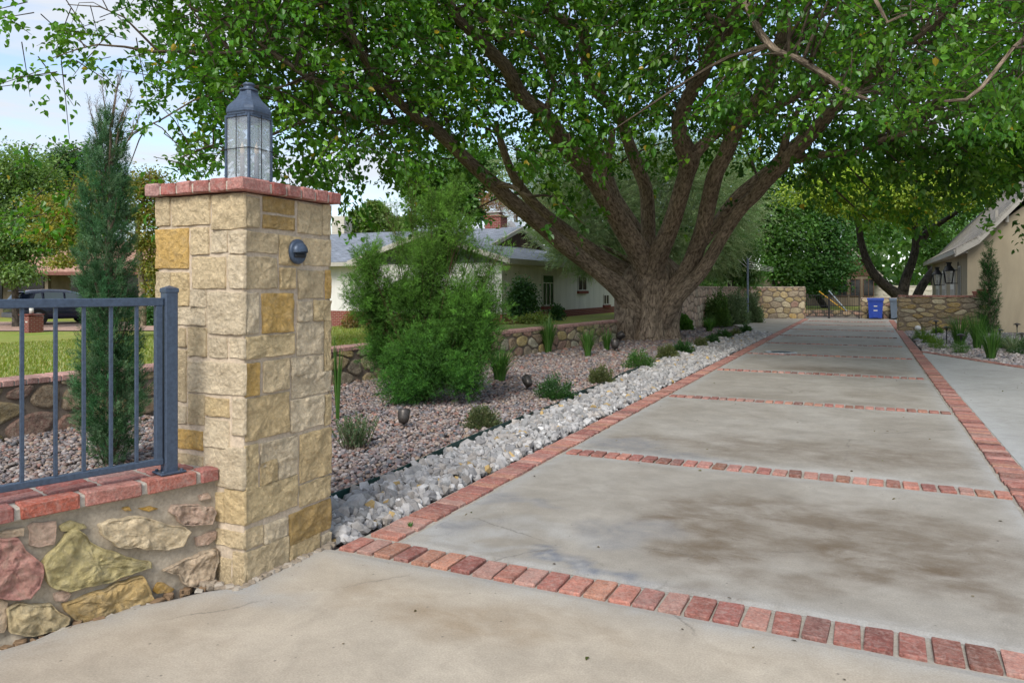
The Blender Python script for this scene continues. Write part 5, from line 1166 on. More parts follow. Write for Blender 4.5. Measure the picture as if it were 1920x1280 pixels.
g = MB(); g.lathe((b.x, b.y, 0), [(.05, 0), (.04, .03), (.03, .04)], 12); g.build('base', BRONZE, t); g = MB(); g.lathe((b.x, b.y, .04), [(.04, 0), (.09, .05), (.10, .10), (.07, .16), (0, .18)], 16); g.build('globe', WHITEP, t, True)
# ================================================================ PLANTS
def pr(w, t): return w/2/FPX*t
rs = np.random.RandomState(77)
# ---------------- the big mulberry
TB = gp(1212, 636, -.02)
mul = thing('mulberry_tree', 'huge spreading mulberry with many thick limbs rising from one fluted trunk beside the drive', 'tree', TB)
T0 = 22.0
def L(*pts): return [at(a, b, t) for a, b, t, w in pts], [pr(w, t)*.98 for a, b, t, w in pts]
LIMBS = [
 L((1195, 590, 21.6, 60), (1165, 545, 21.2, 46), (1125, 512, 20.8, 36), (1060, 462, 20, 34), (1018, 425, 19.3, 33), (960, 378, 18.5, 32), (925, 345, 18, 31), (880, 305, 17, 29), (846, 271, 16.5, 27), (805, 237, 15.8, 23), (760, 203, 15, 20), (719, 165, 14, 17), (690, 120, 13.2, 14), (660, 60, 12.5, 11), (640, -30, 12, 8)),
 L((1205, 560, 22.2, 60), (1185, 520, 22.2, 40), (1131, 485, 22, 33), (1088, 454, 21.8, 30), (1050, 425, 21.5, 31), (1010, 392, 21, 27), (975, 350, 20.5, 22), (950, 300, 20, 17), (930, 230, 19.5, 12)),
 L((1214, 530, 21.8, 60), (1203, 483, 21.2, 46), (1174, 436, 20.6, 41), (1121, 345, 19.6, 38), (1087, 303, 19, 36), (1052, 261, 18.3, 34), (1018, 213, 17.5, 32), (977, 179, 17, 29), (949, 127, 16.2, 26), (915, 93, 15.6, 24), (881, 58, 15, 21), (850, 20, 14.5, 18), (830, -60, 14, 14), (800, -200, 13, 9)),
 L((1215, 520, 22.8, 50), (1190, 440, 23, 36), (1150, 370, 23.2, 30), (1128, 303, 23.4, 27), (1100, 240, 23.5, 22), (1085, 170, 23.5, 16), (1060, 80, 23.5, 11)),
 L((1214, 520, 22.4, 44), (1215, 440, 22.2, 28), (1212, 361, 22, 26), (1197, 316, 21.8, 25), (1176, 261, 21.5, 23), (1160, 215, 21, 21), (1112, 165, 20, 20), (1100, 115, 19.6, 22), (1094, 62, 19, 22), (1065, 43, 18.5, 19), (1018, 14, 18, 15), (960, -50, 17, 10)),
 L((1215, 555, 21.6, 50), (1224, 510, 21.3, 44), (1237, 470, 20.9, 38), (1253, 436, 20.6, 34), (1270, 385, 20, 33), (1286, 330, 19.5, 33), (1292, 298, 19.2, 42), (1277, 262, 18.7, 34), (1275, 225, 18.2, 27), (1294, 176, 17.4, 26), (1324, 125, 16.4, 24), (1339, 82, 15.8, 25), (1368, 52, 15.2, 28), (1380, 15, 14.6, 24), (1400, -60, 14, 18), (1430, -220, 13, 10)),
 L((1292, 298, 19.2, 30), (1320, 270, 19, 22), (1352, 240, 19, 18), (1390, 190, 18.6, 14)),
 L((1368, 52, 15.2, 20), (1338, 38, 15, 18), (1322, 25, 14.8, 10)),
 L((1232, 580, 21.6, 46), (1260, 545, 21.3, 38), (1289, 506, 21, 33), (1314, 442, 20.4, 32), (1328, 385, 19.8, 31), (1341, 328, 19.3, 31), (1358, 294, 19, 29), (1382, 240, 18.4, 30), (1421, 190, 17.6, 31), (1443, 139, 17, 29), (1462, 80, 16.2, 22), (1480, 0, 15.5, 16), (1500, -120, 14, 9)),
 L((1240, 600, 21.6, 44), (1270, 556, 21, 34), (1298, 528, 20.8, 30), (1322, 499, 20.5, 27), (1357, 440, 20, 25), (1392, 388, 19.4, 27), (1414, 366, 19, 28), (1443, 332, 18.5, 31), (1478, 296, 17.8, 29), (1537, 236, 16.6, 27), (1560, 208, 16, 24), (1610, 160, 15, 18), (1680, 100, 13.6, 13), (1760, 40, 12.4, 9), (1840, -40, 11, 6)),
 L((1240, 560, 23, 36), (1275, 520, 23, 28), (1308, 466, 22.8, 24), (1345, 418, 22.5, 24), (1387, 367, 22, 26), (1440, 322, 21.4, 23), (1490, 270, 21, 18), (1550, 220, 20.5, 13), (1640, 160, 20, 8)),
 L((1480, 300, 17.9, 20), (1510, 297, 17.6, 15), (1552, 289, 17, 14), (1605, 286, 16.4, 12), (1655, 262, 15.8, 10), (1740, 240, 15, 7)),
 L((1382, 235, 18.4, 20), (1415, 212, 18, 16), (1462, 197, 17.5, 14), (1530, 161, 16.8, 13), (1575, 148, 16.2, 10), (1650, 120, 15.4, 7)),
 L((1370, -60, 13.5, 16), (1400, 10, 12.8, 15), (1425, 62, 12.4, 15), (1455, 96, 12, 15), (1492, 109, 11.6, 14), (1530, 131, 11.2, 13), (1575, 161, 10.8, 12), (1601, 178, 10.6, 10), (1640, 190, 10.3, 5)),
 L((846, 262, 16.5, 14), (805, 228, 15.9, 14), (770, 225, 15.5, 14), (728, 229, 15, 13), (688, 228, 14.5, 11), (645, 212, 14, 9), (600, 214, 13.4, 7), (560, 238, 13, 5)),
 L((719, 165, 14, 13), (680, 160, 13, 12), (640, 163, 12.2, 11), (580, 147, 11.4, 9), (540, 120, 11, 8), (500, 93, 10.6, 7), (460, 60, 10.2, 6), (383, 27, 9.8, 4), (343, 3, 9.6, 3), (300, -40, 9.4, 2)),
 L((500, 93, 10.6, 7), (430, 100, 10.3, 7), (350, 97, 10, 7), (283, 97, 9.6, 7), (233, 88, 9.3, 5), (183, 84, 9.1, 4), (147, 92, 9, 3), (90, 112, 8.8, 2)),
 L((300, 100, 9.7, 5), (253, 53, 9.4, 4), (233, 33, 9.3, 3), (187, 13, 9.1, 2.4), (127, 9, 9, 1.6)),
 L((580, 147, 11.4, 7), (520, 165, 10.8, 6), (450, 160, 10.4, 5), (360, 190, 10, 4), (300, 226, 9.7, 4), (262, 242, 9.5, 3), (220, 267, 9.3, 2)),
 L((600, 213, 13.4, 7), (540, 240, 12.4, 6), (480, 262, 11.8, 5), (400, 272, 11.2, 4), (340, 296, 10.8, 3)),
 L((1900, 90, 8, 8), (1868, 131, 8, 9), (1840, 165, 8, 9), (1811, 187, 8, 7), (1770, 190, 8, 4)), L((1625, -30, 9, 9), (1648, 12, 9, 9), (1663, 42, 9, 8), (1690, 30, 9, 6), (1740, 20, 9, 5), (1800, -20, 9, 4)),
 L((2050, -60, 9, 16), (1980, 20, 8.6, 13), (1900, 90, 8, 8)),
 L((1121, 345, 19.6, 18), (1140, 300, 19.4, 14), (1150, 240, 19, 10)), L((1018, 213, 17.5, 16), (1040, 160, 17, 12), (1010, 95, 16.4, 9), (960, 65, 16, 7)), L((930, 75, 16, 14), (960, 62, 16, 13), (1015, 68, 15.8, 10)),
 L((925, 345, 18, 16), (960, 350, 17.6, 9), (1010, 380, 17, 5)), L((1462, 315, 18.2, 20), (1475, 255, 17.8, 14), (1500, 200, 17.4, 9)),
]
for i_, k_ in ((0, .88), (1, .86), (9, .93)): LIMBS[i_] = (LIMBS[i_][0], [r*k_ for r in LIMBS[i_][1]])
tube_uv('branches', LIMBS, BARK, mul, 26, .10, 3)
# trunk with buttresses
trk = []
c = lambda dx, z, t=22.0: at(1216+dx, HY-(z-EYE)/t*FPX, t)
trk.append(([c(-8, -.2), c(-8, .05), c(-6, .25), c(-3, .6), c(1, 1.1), c(5, 1.6), c(8, 2.0), c(8, 2.4)], [.98, .92, .87, .86, .89, .93, .84, .45]))
V_ = trk; tr_o = []
rt_ = random.Random(6)
def trunk_mesh(name, pts, rad, n, parent):
    V = []; UV = []; F = []; P = []; Rr = []
    for i in range(len(pts)-1):
        for j in range(6): u = j/6; P.append(pts[i].lerp(pts[i+1], u)); Rr.append(rad[i]*(1-u)+rad[i+1]*u)
    P.append(pts[-1]); Rr.append(rad[-1]); m = len(P)
    for i, (p, r) in enumerate(zip(P, Rr)):
        for k in range(n+1):
            a = 2*math.pi*(k % n)/n; z = p.z
            f = 1+.09*math.sin(5*a+1.0+z*.3)+.055*math.sin(9*a+2+z*.5)+.03*math.sin(17*a+z)+.05*mnoise.noise(Vector((math.cos(a)*3, math.sin(a)*3, z*1.3)))
            f += max(0, .5-z)*.18*math.sin(7*a+.6)
            rg = abs(mnoise.noise(Vector((a*14, z*1.1, 3))))*.06+abs(mnoise.noise(Vector((a*30, z*2.4, 7))))*.03; f -= rg
            V.append((p.x+r*f*math.cos(a), p.y+r*f*math.sin(a), z)); UV.append((k/n*4, z))
    F = [(i*(n+1)+k, i*(n+1)+k+1, (i+1)*(n+1)+k+1, (i+1)*(n+1)+k) for i in range(m-1) for k in range(n)]
    o = mesh_np(name, V, F, BARK, parent, None, True); l = o.data.uv_layers.new(name='UVMap'); l.data.foreach_set('uv', np.array(UV, np.float32)[np.array(F).ravel()].ravel()); return o
trunk_mesh('trunk', trk[0][0], trk[0][1], 150, mul)
kn = [([at(1176, 640, 21.5), at(1176, 610, 21.45), at(1178, 575, 21.5), at(1184, 552, 21.7)], [.40, .37, .34, .20])]
for a, l in ((200, 1.55), (150, 1.4), (245, 1.45), (290, 1.3), (95, 1.5)):
    a = R(a); d = Vector((math.cos(a), math.sin(a), 0)); q = Vector((TB.x, TB.y, 0)); kn.append(([q+d*.6+Vector((0, 0, .7)), q+d*.85+Vector((0, 0, .28)), q+d*(l*.70)+Vector((0, 0, .02)), q+d*l*.86+Vector((0, 0, -.12))], [.26, .20, .12, .04]))
tube_uv('root_flare', kn, BARK, mul, 22, .2, 9)
# crown: leafy twigs spread along the limbs
GRID = ["001478999999999999999999", "001689999999999999999999", "044378899999999999999999", "043358999999999999999999", "120059999999999999999999", "010049999999999999999999", "000146669996899999999999",
        "001136665982889999999999", "000155556920899988779999", "000002453410689875555666", "000000000000178876000000", "000000000000025640000000", "000000000000003300000000"]
def dens(px, py):
    x = np.clip(px/80-.5, 0, 22.999); y = np.clip((py+40)/40-.5, 0, 11.999); G = np.array([[int(c) for c in r] for r in GRID], float)/9
    i = x.astype(int); j = y.astype(int); u = x-i; v = y-j
    return G[j, i]*(1-u)*(1-v)+G[j, i+1]*u*(1-v)+G[j+1, i]*(1-u)*v+G[j+1, i+1]*u*v
LP = []
for pts, rad in LIMBS:
    for a, b, ra in zip(pts[:-1], pts[1:], rad): LP += [(*a.lerp(b, k/3), ra) for k in range(3)]
LP = np.array(LP)
n = 28000; px = rs.uniform(-20, 2140, n); py = rs.uniform(-330, 445, n)
tmin = np.interp(px, [0, 300, 600, 900, 1200, 1450, 1650, 1920], [8.6, 9, 10, 12.5, 13.5, 11, 8.6, 7.8]); tmax = np.interp(px, [0, 300, 600, 900, 1200, 1500, 1920], [10, 12, 17, 23, 25, 23, 19])
t = tmin+(tmax-tmin)*rs.rand(n)**1.15; t = np.where(py < -40, np.maximum(t, 9), t); t = np.where((px > 1430) & (py > 235), np.maximum(t, 15+rs.rand(n)*5), t)
d_ = dens(px, np.clip(py, -40, 445)); lumps = np.array([mnoise.noise(Vector((a/75, b/60, c_/3.0))) for a, b, c_ in zip(px, py, t)])
keep = rs.rand(n) < np.clip(d_*1.05+lumps*.95*(1-d_*.45), 0, 1)**1.35*.66*np.clip((t/13)**1.1, .6, 1.3)*np.where(px < 290, .75, 1)
# keep the stems showing: thin the foliage in front of the fork
front = (px > 1130) & (px < 1400) & (py > 250) & (t < 20); keep &= ~(front & (rs.rand(n) < .93)); keep &= ~((px > 1130) & (px < 1460) & (py > 330) & (rs.rand(n) < .9))
for (x0, x1, y0, y1, tt) in ((955, 1180, 330, 470, 19), (1250, 1330, 60, 300, 17.5), (1370, 1480, 230, 340, 18), (790, 920, 230, 340, 16), (1480, 1570, 200, 300, 16.5), (870, 1060, 60, 270, 16.5), (1410, 1600, 60, 180, 1)):
    keep &= ~((px > x0) & (px < x1) & (py > y0) & (py < y1) & (t < tt) & (rs.rand(n) < .62))
main = np.array([(*proj(Vector(q[:3])), q[3]) for i in (0, 1, 2, 4, 5, 8, 9, 10, 12, 13, 14) for q in [(*LIMBS[i][0][k].lerp(LIMBS[i][0][k+1], u), LIMBS[i][1][k]) for k in range(len(LIMBS[i][0])-1) for u in (0, .25, .5, .75)]])
main = main[(main[:, 1] > -60) & (main[:, 0] > 640)]
for s0 in range(0, n, 3000):
    e = slice(s0, s0+3000); D2 = np.hypot(px[e, None]-main[None, :, 0], (py[e, None]-main[None, :, 1])); j = (D2-main[None, :, 3]*FPX/main[None, :, 2]).argmin(1)
    hit = (D2[np.arange(len(j)), j] < 15+main[j, 3]*FPX/main[j, 2]) & (t[e] < main[j, 2]+.2); keep[e] &= ~(hit & (rs.rand(len(j)) < np.where(lumps[e] > .12, .45, .9)))
px, py, t = px[keep], py[keep], t[keep]
r_ = (px-CX)/FPX*t; TW = np.stack([r_*cA-t*sA, r_*sA+t*cA, EYE+(HY-py)/FPX*t], 1)
# dome above the frame
m = 900; a = rs.rand(m)*6.283; rr_ = 11.5*np.sqrt(rs.rand(m)); zz = 11.5+5*rs.rand(m)*(1-(rr_/12)**2); DM = np.stack([TB.x+rr_*np.cos(a), TB.y+rr_*np.sin(a), zz], 1)
pj = np.array([proj(p)[1] for p in DM]); TW = np.concatenate([TW, DM[pj < -60]])
nt_ = len(TW); print('twigs', nt_)
# direction outward from nearest limb point, drooping
out_d = np.zeros((nt_, 3)); 
for s in range(0, nt_, 2000):
    q = TW[s:s+2000]; dd = ((q[:, None, :]-LP[None, :, :3])**2).sum(2); j = dd.argmin(1); out_d[s:s+2000] = q-LP[j, :3]
out_d = unit(out_d)+rs.normal(size=(nt_, 3))*.6; out_d[:, 2] = out_d[:, 2]*.5-.15; out_d = unit(out_d)
K = 12; tl_ = rs.uniform(.34, .72, nt_); P_, D_, S_, C_ = [], [], [], []
cpal = pal(rs, nt_, [(.075, .165, .022), (.10, .20, .025), (.055, .14, .022), (.045, .12, .02), (.13, .22, .03)], .10)
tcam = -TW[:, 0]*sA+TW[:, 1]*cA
bright = np.clip((15-tcam)/8, 0, 1)[:, None]*.35; lm_ = np.array([mnoise.noise(Vector(q*.9)) for q in TW])[:, None]; cpal = cpal*(1+bright)*(1+lm_*.55)*np.array([[.88, 1.05, .62]])  # near leaves coloured lighter, imitating lit outer foliage against the shaded centre
sd_, no_ = frames(out_d, rs)
for k in range(K):
    u = (k+.5)/K; sg = 1 if k % 2 else -1
    p = TW+out_d*(tl_*(u-.3))[:, None]; p[:, 2] -= .22*tl_*u**2
    dv = out_d*.55+sd_*sg*.8+no_*rs.normal(size=(nt_, 1))*.35; dv[:, 2] -= .45
    P_.append(p+rs.normal(size=p.shape)*.05); D_.append(dv); S_.append(rs.uniform(.085, .155, nt_)*(1.12-.35*u)*np.clip(tcam/12.5, .74, 1.22)); C_.append(cpal*(1+rs.normal(size=(nt_, 1))*.13))
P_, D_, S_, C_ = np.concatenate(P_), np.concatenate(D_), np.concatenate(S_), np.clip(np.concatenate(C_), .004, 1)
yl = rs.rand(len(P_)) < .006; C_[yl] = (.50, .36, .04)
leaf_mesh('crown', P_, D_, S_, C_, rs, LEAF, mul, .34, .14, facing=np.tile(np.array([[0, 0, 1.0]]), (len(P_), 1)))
# secondary branches and fine twigs
tw = []; rnd = random.Random(31); lpv = LP[:, :3]
sel = rs.choice(nt_, min(nt_, 900), False)
for i in sel:
    q = TW[i]; dd = ((lpv-q)**2).sum(1); j = dd.argsort()[rnd.randint(0, 3)]; p = Vector(lpv[j]); q = Vector(q); l = (q-p).length
    if l > 3.2 or l < .3: continue
    r0 = min(.012+.010*l, LP[j, 3]*.7); mid = p.lerp(q, .5)+Vector((rnd.uniform(-.12, .12)*l, rnd.uniform(-.12, .12)*l, .10*l)); tw.append(([p, p.lerp(mid, .5)+Vector((0, 0, .03*l)), mid, mid.lerp(q, .6), q], [r0, r0*.8, r0*.6, r0*.42, .005]))
near = np.where(tcam < 14)[0]; near = rs.choice(near, min(len(near), 2200), False)
for i in near:
    q = Vector(TW[i]); d = Vector(out_d[i]); l = tl_[i]; tw.append(([q-d*l*.7+Vector((0, 0, .03)), q, q+d*l*.6-Vector((0, 0, .12*l))], [.007, .005, .0025]))
tube_uv('twigs', tw, m_bark('bark_twig', (.06, .045, .03), (.17, .13, .09), 2), mul, 5)

# ---------------- generic leafy trees from lobes given as (px, py, t, rx px, ry px)
def tree(name, label, cat, base, lobes, n, ls, palette, seed, group=None, trunk=True, mat=LEAF, tr=.14, bark=BARKD, spray=False, limbs=None, clump=.30, up=.0, jit=.14):
    rs = np.random.RandomState(seed); base = Vector(base); t_ = thing(name, label, cat, base, group)
    A = np.array([(lb[3]*lb[4]) for lb in lobes], float); A /= A.sum(); P = []; O = []
    for (px, py, t, rx, ry), w in zip(lobes, A):
        c = np.array(at(px, py, t)); rx, ry = rx/FPX*t, ry/FPX*t; k = max(5, int(26*w*len(lobes))); m = int(n*w)
        d = unit(rs.normal(size=(k, 3)))*(rs.rand(k, 1)**.45)*.85; cs = c+d*np.array([rx, rx*.9, ry])
        j = rs.randint(0, k, m); e = rs.normal(size=(m, 3))*np.array([rx, rx, ry])*clump; P.append(cs[j]+e); O.append(unit(e+d[j]*rx*.6))
    P = np.concatenate(P); O = np.concatenate(O); m = len(P); C = pal(rs, m, palette, jit)
    nz_ = np.array([mnoise.noise(Vector(p*(1.1 if m < 60000 else 1))) for p in P]); C = C*(1+nz_[:, None]*.35)
    if spray: O = O+np.array([0, 0, up]); spray_mesh('crown', P, O, ls*rs.uniform(.6, 1.3, m), np.clip(C, .004, 1), rs, mat, t_, 6)
    else:
        D = O+rs.normal(size=(m, 3))*.7; D[:, 2] -= .25; leaf_mesh('crown', P, D, ls*rs.uniform(.6, 1.25, m), np.clip(C, .004, 1), rs, mat, t_, .36, .1, facing=np.tile(np.array([[0, 0, 1.0]]), (m, 1))+O*.5)
    if trunk:
        rd = random.Random(seed); tb = []
        if limbs: tb = limbs
        else:
            tc_ = np.array([at(*lb[:3]) for lb in lobes]).mean(0); top = Vector(tc_); mid = base.lerp(top, .45)+Vector((rd.uniform(-.3, .3), 0, 0))
            tb.append(([base-Vector((0, 0, .2)), base+Vector((0, 0, .3)), mid, top], [tr*1.35, tr, tr*.8, tr*.35]))
            for lb in lobes:
                q = Vector(at(*lb[:3])); s = base.lerp(top, rd.uniform(.35, .6)); tb.append(([s, s.lerp(q, .5)+Vector((0, 0, .06*(q-s).length)), q], [tr*.5, tr*.32, tr*.1]))
        tube_uv('trunk', tb, bark, t_, 12, .12, seed)
    return t_
def gz(px, py, z): return gp(px, py, z)
LG = [(.15, .25, .06), (.10, .19, .05), (.20, .29, .09)]; DG = [(.04, .12, .028), (.06, .155, .04), (.08, .18, .045)]; YG = [(.26, .27, .04), (.15, .20, .035), (.20, .24, .04), (.32, .22, .05)]; MG = [(.08, .19, .035), (.12, .24, .045), (.06, .15, .03)]
b0 = at(30, 600, 33); b0.z = -.25
tree('shade_tree', 'light green leafy tree at the left edge in front of the tiled house', 'tree', b0, [(25, 320, 33, 75, 45), (-20, 380, 33, 80, 70), (70, 380, 33, 55, 50), (20, 450, 32, 85, 45), (85, 455, 32, 40, 30), (30, 500, 31.5, 45, 30), (-60, 480, 33, 60, 50)], 30000, .15, LG, 101, tr=.16)
b0 = at(130, 600, 62); b0.z = -.3
tree('pine_tree', 'round dark topped pine far behind the light green tree on the left', 'tree', b0, [(130, 300, 62, 44, 24), (105, 330, 62, 40, 30), (150, 340, 62, 45, 35), (190, 345, 62, 35, 22)], 16000, .22, [(.05, .12, .035), (.08, .16, .05)], 102, tr=.3)
b0 = at(266, 606, 24); b0.z = -.12
lim = [L((266, 610, 24, 15), (267, 540, 24, 13), (262, 480, 24, 11), (258, 430, 24, 9), (270, 370, 24, 6)), L((262, 480, 24, 8), (225, 500, 23.8, 6), (180, 498, 23.5, 5), (130, 492, 23, 4), (110, 478, 23, 3)), L((262, 450, 24, 7), (210, 420, 24, 5), (150, 400, 24, 4), (105, 395, 24, 3)), L((265, 520, 24, 6), (285, 470, 24, 4), (295, 430, 24, 3))]
tree('mimosa_tree', 'yellow-green layered tree turning orange between the cypress and the pillar', 'tree', b0, [(100, 385, 24, 42, 16), (140, 410, 24, 50, 18), (105, 440, 23.5, 45, 16), (150, 455, 23.5, 45, 18), (120, 490, 23, 30, 10), (205, 350, 24.5, 50, 20), (275, 350, 24, 40, 26), (285, 400, 24, 34, 24), (275, 450, 24, 30, 22), (285, 500, 24, 26, 20), (290, 545, 23.5, 18, 14), (215, 395, 24, 40, 22)], 26000, .085, YG, 103, limbs=lim, clump=.42, bark=BARK)
b0 = at(700, 600, 60); b0.z = -.3
tree('distant_tree', 'pale green tree rising behind the grey roof next to the pillar', 'tree', b0, [(690, 415, 60, 34, 24), (665, 428, 60, 26, 16), (712, 400, 60, 20, 16), (745, 425, 62, 30, 18), (700, 385, 60, 12, 8)], 14000, .26, [(.20, .26, .09), (.14, .22, .07)], 104, tr=.25)
b0 = at(860, 600, 44); b0.z = -.3
tree('dark_tree', 'dark dense tree behind the chimney of the white house', 'tree', b0, [(850, 340, 44, 62, 50), (800, 370, 44, 40, 44), (890, 385, 44, 34, 36), (900, 320, 44, 60, 50), (780, 340, 45, 30, 24)], 20000, .2, MG, 105, tr=.25)
b0 = at(960, 600, 41); b0.z = -.3
tree('dry_tree', 'tree with dry rust-orange foliage behind the chimney', 'tree', b0, [(930, 372, 41, 30, 22), (965, 388, 41, 40, 26), (1010, 385, 41, 30, 30)], 9000, .17, [(.42, .19, .10), (.36, .20, .12), (.28, .20, .09)], 106, tr=.15, spray=True, up=.3)
b0 = at(1235, 612, 29); b0.z = 0
tree('tamarisk_tree', 'grey-green feathery tamarisk filling the view behind the big trunk', 'tree', b0, [(1055, 330, 30, 95, 55), (1100, 400, 29, 95, 55), (1060, 445, 28, 50, 30), (1075, 478, 27.5, 42, 22), (1180, 330, 31, 90, 70), (1260, 340, 31, 90, 80), (1340, 370, 32, 80, 70), (1345, 440, 33, 60, 50), (1325, 490, 33.5, 50, 26), (1200, 430, 30, 70, 60), (1270, 450, 30, 60, 60), (1110, 500, 29, 40, 20)], 42000, .34, [(.30, .40, .19), (.22, .33, .15), (.35, .41, .22)], 107, tr=.28, spray=True, up=-.1, mat=NEEDLE, bark=BARK, clump=.36)
b0 = at(1375, 606, 35); b0.z = 0
tree('willow_shrub', 'light green drooping tree above the grey-green shrubs by the boundary wall', 'tree', b0, [(1375, 470, 35, 42, 36), (1395, 510, 35, 30, 24), (1350, 500, 35, 30, 24)], 12000, .12, [(.11, .22, .05), (.08, .17, .045)], 108, tr=.08)
far = [('leafy_tree', 'dark green tree nearest the boundary wall end, left in the grove behind the gate', [(1450, 420, 46, 75, 70), (1420, 360, 46, 60, 50), (1470, 500, 45, 50, 36)], MG, (1455, 590)),
 ('leafy_tree', 'dark tree whose leaves hang low over the gate and cottage gable', [(1540, 470, 48, 60, 44), (1500, 520, 47, 50, 26), (1560, 505, 47, 46, 30), (1545, 535, 46, 34, 16), (1480, 545, 46, 40, 18), (1530, 400, 48, 60, 50)], DG, (1545, 585)),
 ('leafy_tree', 'green tree directly above the cottage between the two dark ones', [(1600, 400, 64, 60, 60), (1640, 350, 64, 60, 50), (1580, 330, 64, 60, 40)], MG, (1600, 575)),
 ('leafy_tree', 'green tree behind the right arm of the forked tree', [(1740, 380, 62, 60, 60), (1700, 330, 62, 50, 40), (1760, 470, 62, 40, 30)], MG, (1760, 570)),
 ('leafy_tree', 'tall green tree showing above the stucco roof', [(1850, 330, 54, 70, 60), (1930, 300, 54, 60, 60), (1800, 390, 54, 40, 40)], MG, (1860, 570)),
 ('leafy_tree', 'broad tree left in the back row behind the tamarisk', [(1370, 330, 55, 90, 60), (1300, 300, 55, 80, 50), (1370, 420, 55, 60, 60)], DG, (1370, 570))]
for i, (nm, lb, lobes, pl, bp) in enumerate(far):
    t_ = lobes[0][2]; b0 = at(bp[0], bp[1], t_); b0.z = 0
    tree(nm, lb, 'tree', b0, lobes, 17000, .20, pl, 120+i, 'trees in the grove behind the gate', tr=.22)
b0 = at(1690, 562, 42.5); b0.z = .0
lim = [L((1690, 600, 42.5, 34), (1688, 560, 42.5, 26), (1668, 542, 42.3, 20), (1640, 515, 42, 17), (1622, 480, 41.7, 14), (1612, 440, 41.4, 12), (1606, 400, 41, 11), (1570, 370, 40.5, 8), (1520, 350, 40, 6)), L((1690, 560, 42.5, 22), (1698, 525, 42.3, 18), (1712, 485, 42, 15), (1718, 450, 41.8, 14), (1712, 410, 41.5, 11), (1706, 370, 41, 9), (1690, 330, 40.5, 8)),
 L((1718, 462, 41.9, 16), (1740, 435, 41.5, 13), (1760, 420, 41, 10), (1800, 395, 40, 7)), L((1712, 575, 42.8, 18), (1724, 545, 42.8, 16), (1742, 517, 43, 15), (1765, 492, 43.5, 14), (1800, 460, 44, 15)), L((1606, 400, 41, 10), (1635, 370, 40, 7), (1660, 340, 39, 5))]
tree('forked_tree', 'dark-barked forked tree with yellow-green crown behind the blue bin', 'tree', b0, [(1520, 355, 39, 60, 26), (1590, 345, 38, 60, 28), (1565, 385, 39, 40, 14), (1660, 350, 38, 60, 34), (1740, 345, 38, 60, 40), (1700, 395, 40, 50, 26), (1810, 340, 38, 60, 44), (1880, 300, 37, 60, 40), (1630, 400, 40, 40, 16)], 34000, .15, [(.32, .44, .05), (.22, .34, .045), (.42, .50, .06)], 110, limbs=lim, bark=BARKD, clump=.34)
rs = np.random.RandomState(5); m = 26000; az = rs.uniform(-.42, .75, m); dd = rs.uniform(78, 110, m); P = np.stack([dd*np.sin(az)*1.0, dd*np.cos(az), rs.rand(m)**.8*np.clip(7+4*np.sin(az*13)+3*np.sin(az*31+1), 3, 14)], 1); O = unit(rs.normal(size=(m, 3)))
tag(leaf_mesh('distant_wood', P, O, rs.uniform(.5, 1.1, m), pal(rs, m, MG+LG[:1], .2), rs, LEAF, None, .4, .1), kind='stuff', label='far-off belt of green trees closing the view beyond the yards', cat='wood')
# ---------------- conifers
def column(name, label, px, base, t, prof, n, ln, palette, seed, k=7, tops=()):
    rs = np.random.RandomState(seed); b = Vector(base); tr_ = thing(name, label, 'conifer', b)
    ys = np.array([p[0] for p in prof], float); ws = np.array([p[1] for p in prof], float)*t/FPX; off = np.array([p[2] for p in prof], float)
    Y = rs.uniform(ys[0], ys[-1], n*3); w = np.interp(Y, ys, ws); kp = rs.rand(n*3) < (w/ws.max())**1.3+.05; Y = Y[kp][:n]; w = w[kp][:n]; m = len(Y)
    kc = max(60, m//26); Yc = Y[:kc]; wc = w[:kc]; a = rs.rand(kc)*6.283; rr_ = wc*np.clip(rs.rand(kc)**.55*1.15, 0, 1.2); cxp = px+np.interp(Yc, ys, off)
    c = np.array([at(x, y, t) for x, y in zip(cxp, Yc)]); Pc = c+np.stack([np.cos(a)*rr_, np.sin(a)*rr_, 0*a], 1); Dc = np.stack([np.cos(a)*.55, np.sin(a)*.55, rs.uniform(.6, 1.1, kc)], 1)+rs.normal(size=(kc, 3))*.22
    Cc = pal(rs, kc, palette, .26); j = rs.randint(0, kc, m); Dn = unit(Dc)[j]; u = rs.uniform(-.8, 1, m)
    P = Pc[j]+Dn*(u*ln*1.5)[:, None]+rs.normal(size=(m, 3))*(ln*.30*(1.25-u))[:, None]; D = Dn+rs.normal(size=(m, 3))*.38; C = Cc[j]*(1+.12*u[:, None])
    spray_mesh('foliage', P, D, ln*rs.uniform(.6, 1.4, m), np.clip(C, .004, 1), rs, NEEDLE, tr_, k, .17)
    tb = [([b, at(px, (ys[0]+ys[-1])/2, t), at(px+off[0], ys[0]+30, t)], [.045, .03, .006])]; rd = random.Random(seed)
    for i in range(60): y = rd.uniform(ys[0]+60, ys[-1]-10); w_ = float(np.interp(y, ys, ws))*.9; q = at(px, y+25, t); aa = rd.random()*6.28; tb.append(([q, q+Vector((math.cos(aa)*w_*.6, math.sin(aa)*w_*.6, .12)), q+Vector((math.cos(aa)*w_, math.sin(aa)*w_, .32))], [.010, .007, .003]))
    for (x0, y0, x1, y1) in tops: tb.append(([at(x0, y0, t), at((x0+x1)/2+rd.uniform(-3, 3), (y0+y1)/2, t), at(x1, y1, t)], [.008, .005, .002]))
    tube_uv('stems', tb, BARK, tr_, 6)
    return tr_
jb = gp(207, 872, 0); tops = [(200, 260, 190, 150), (210, 240, 222, 140), (205, 250, 228, 132), (195, 260, 178, 195), (215, 250, 248, 170), (220, 260, 240, 195), (190, 290, 165, 190), (225, 290, 262, 215)]
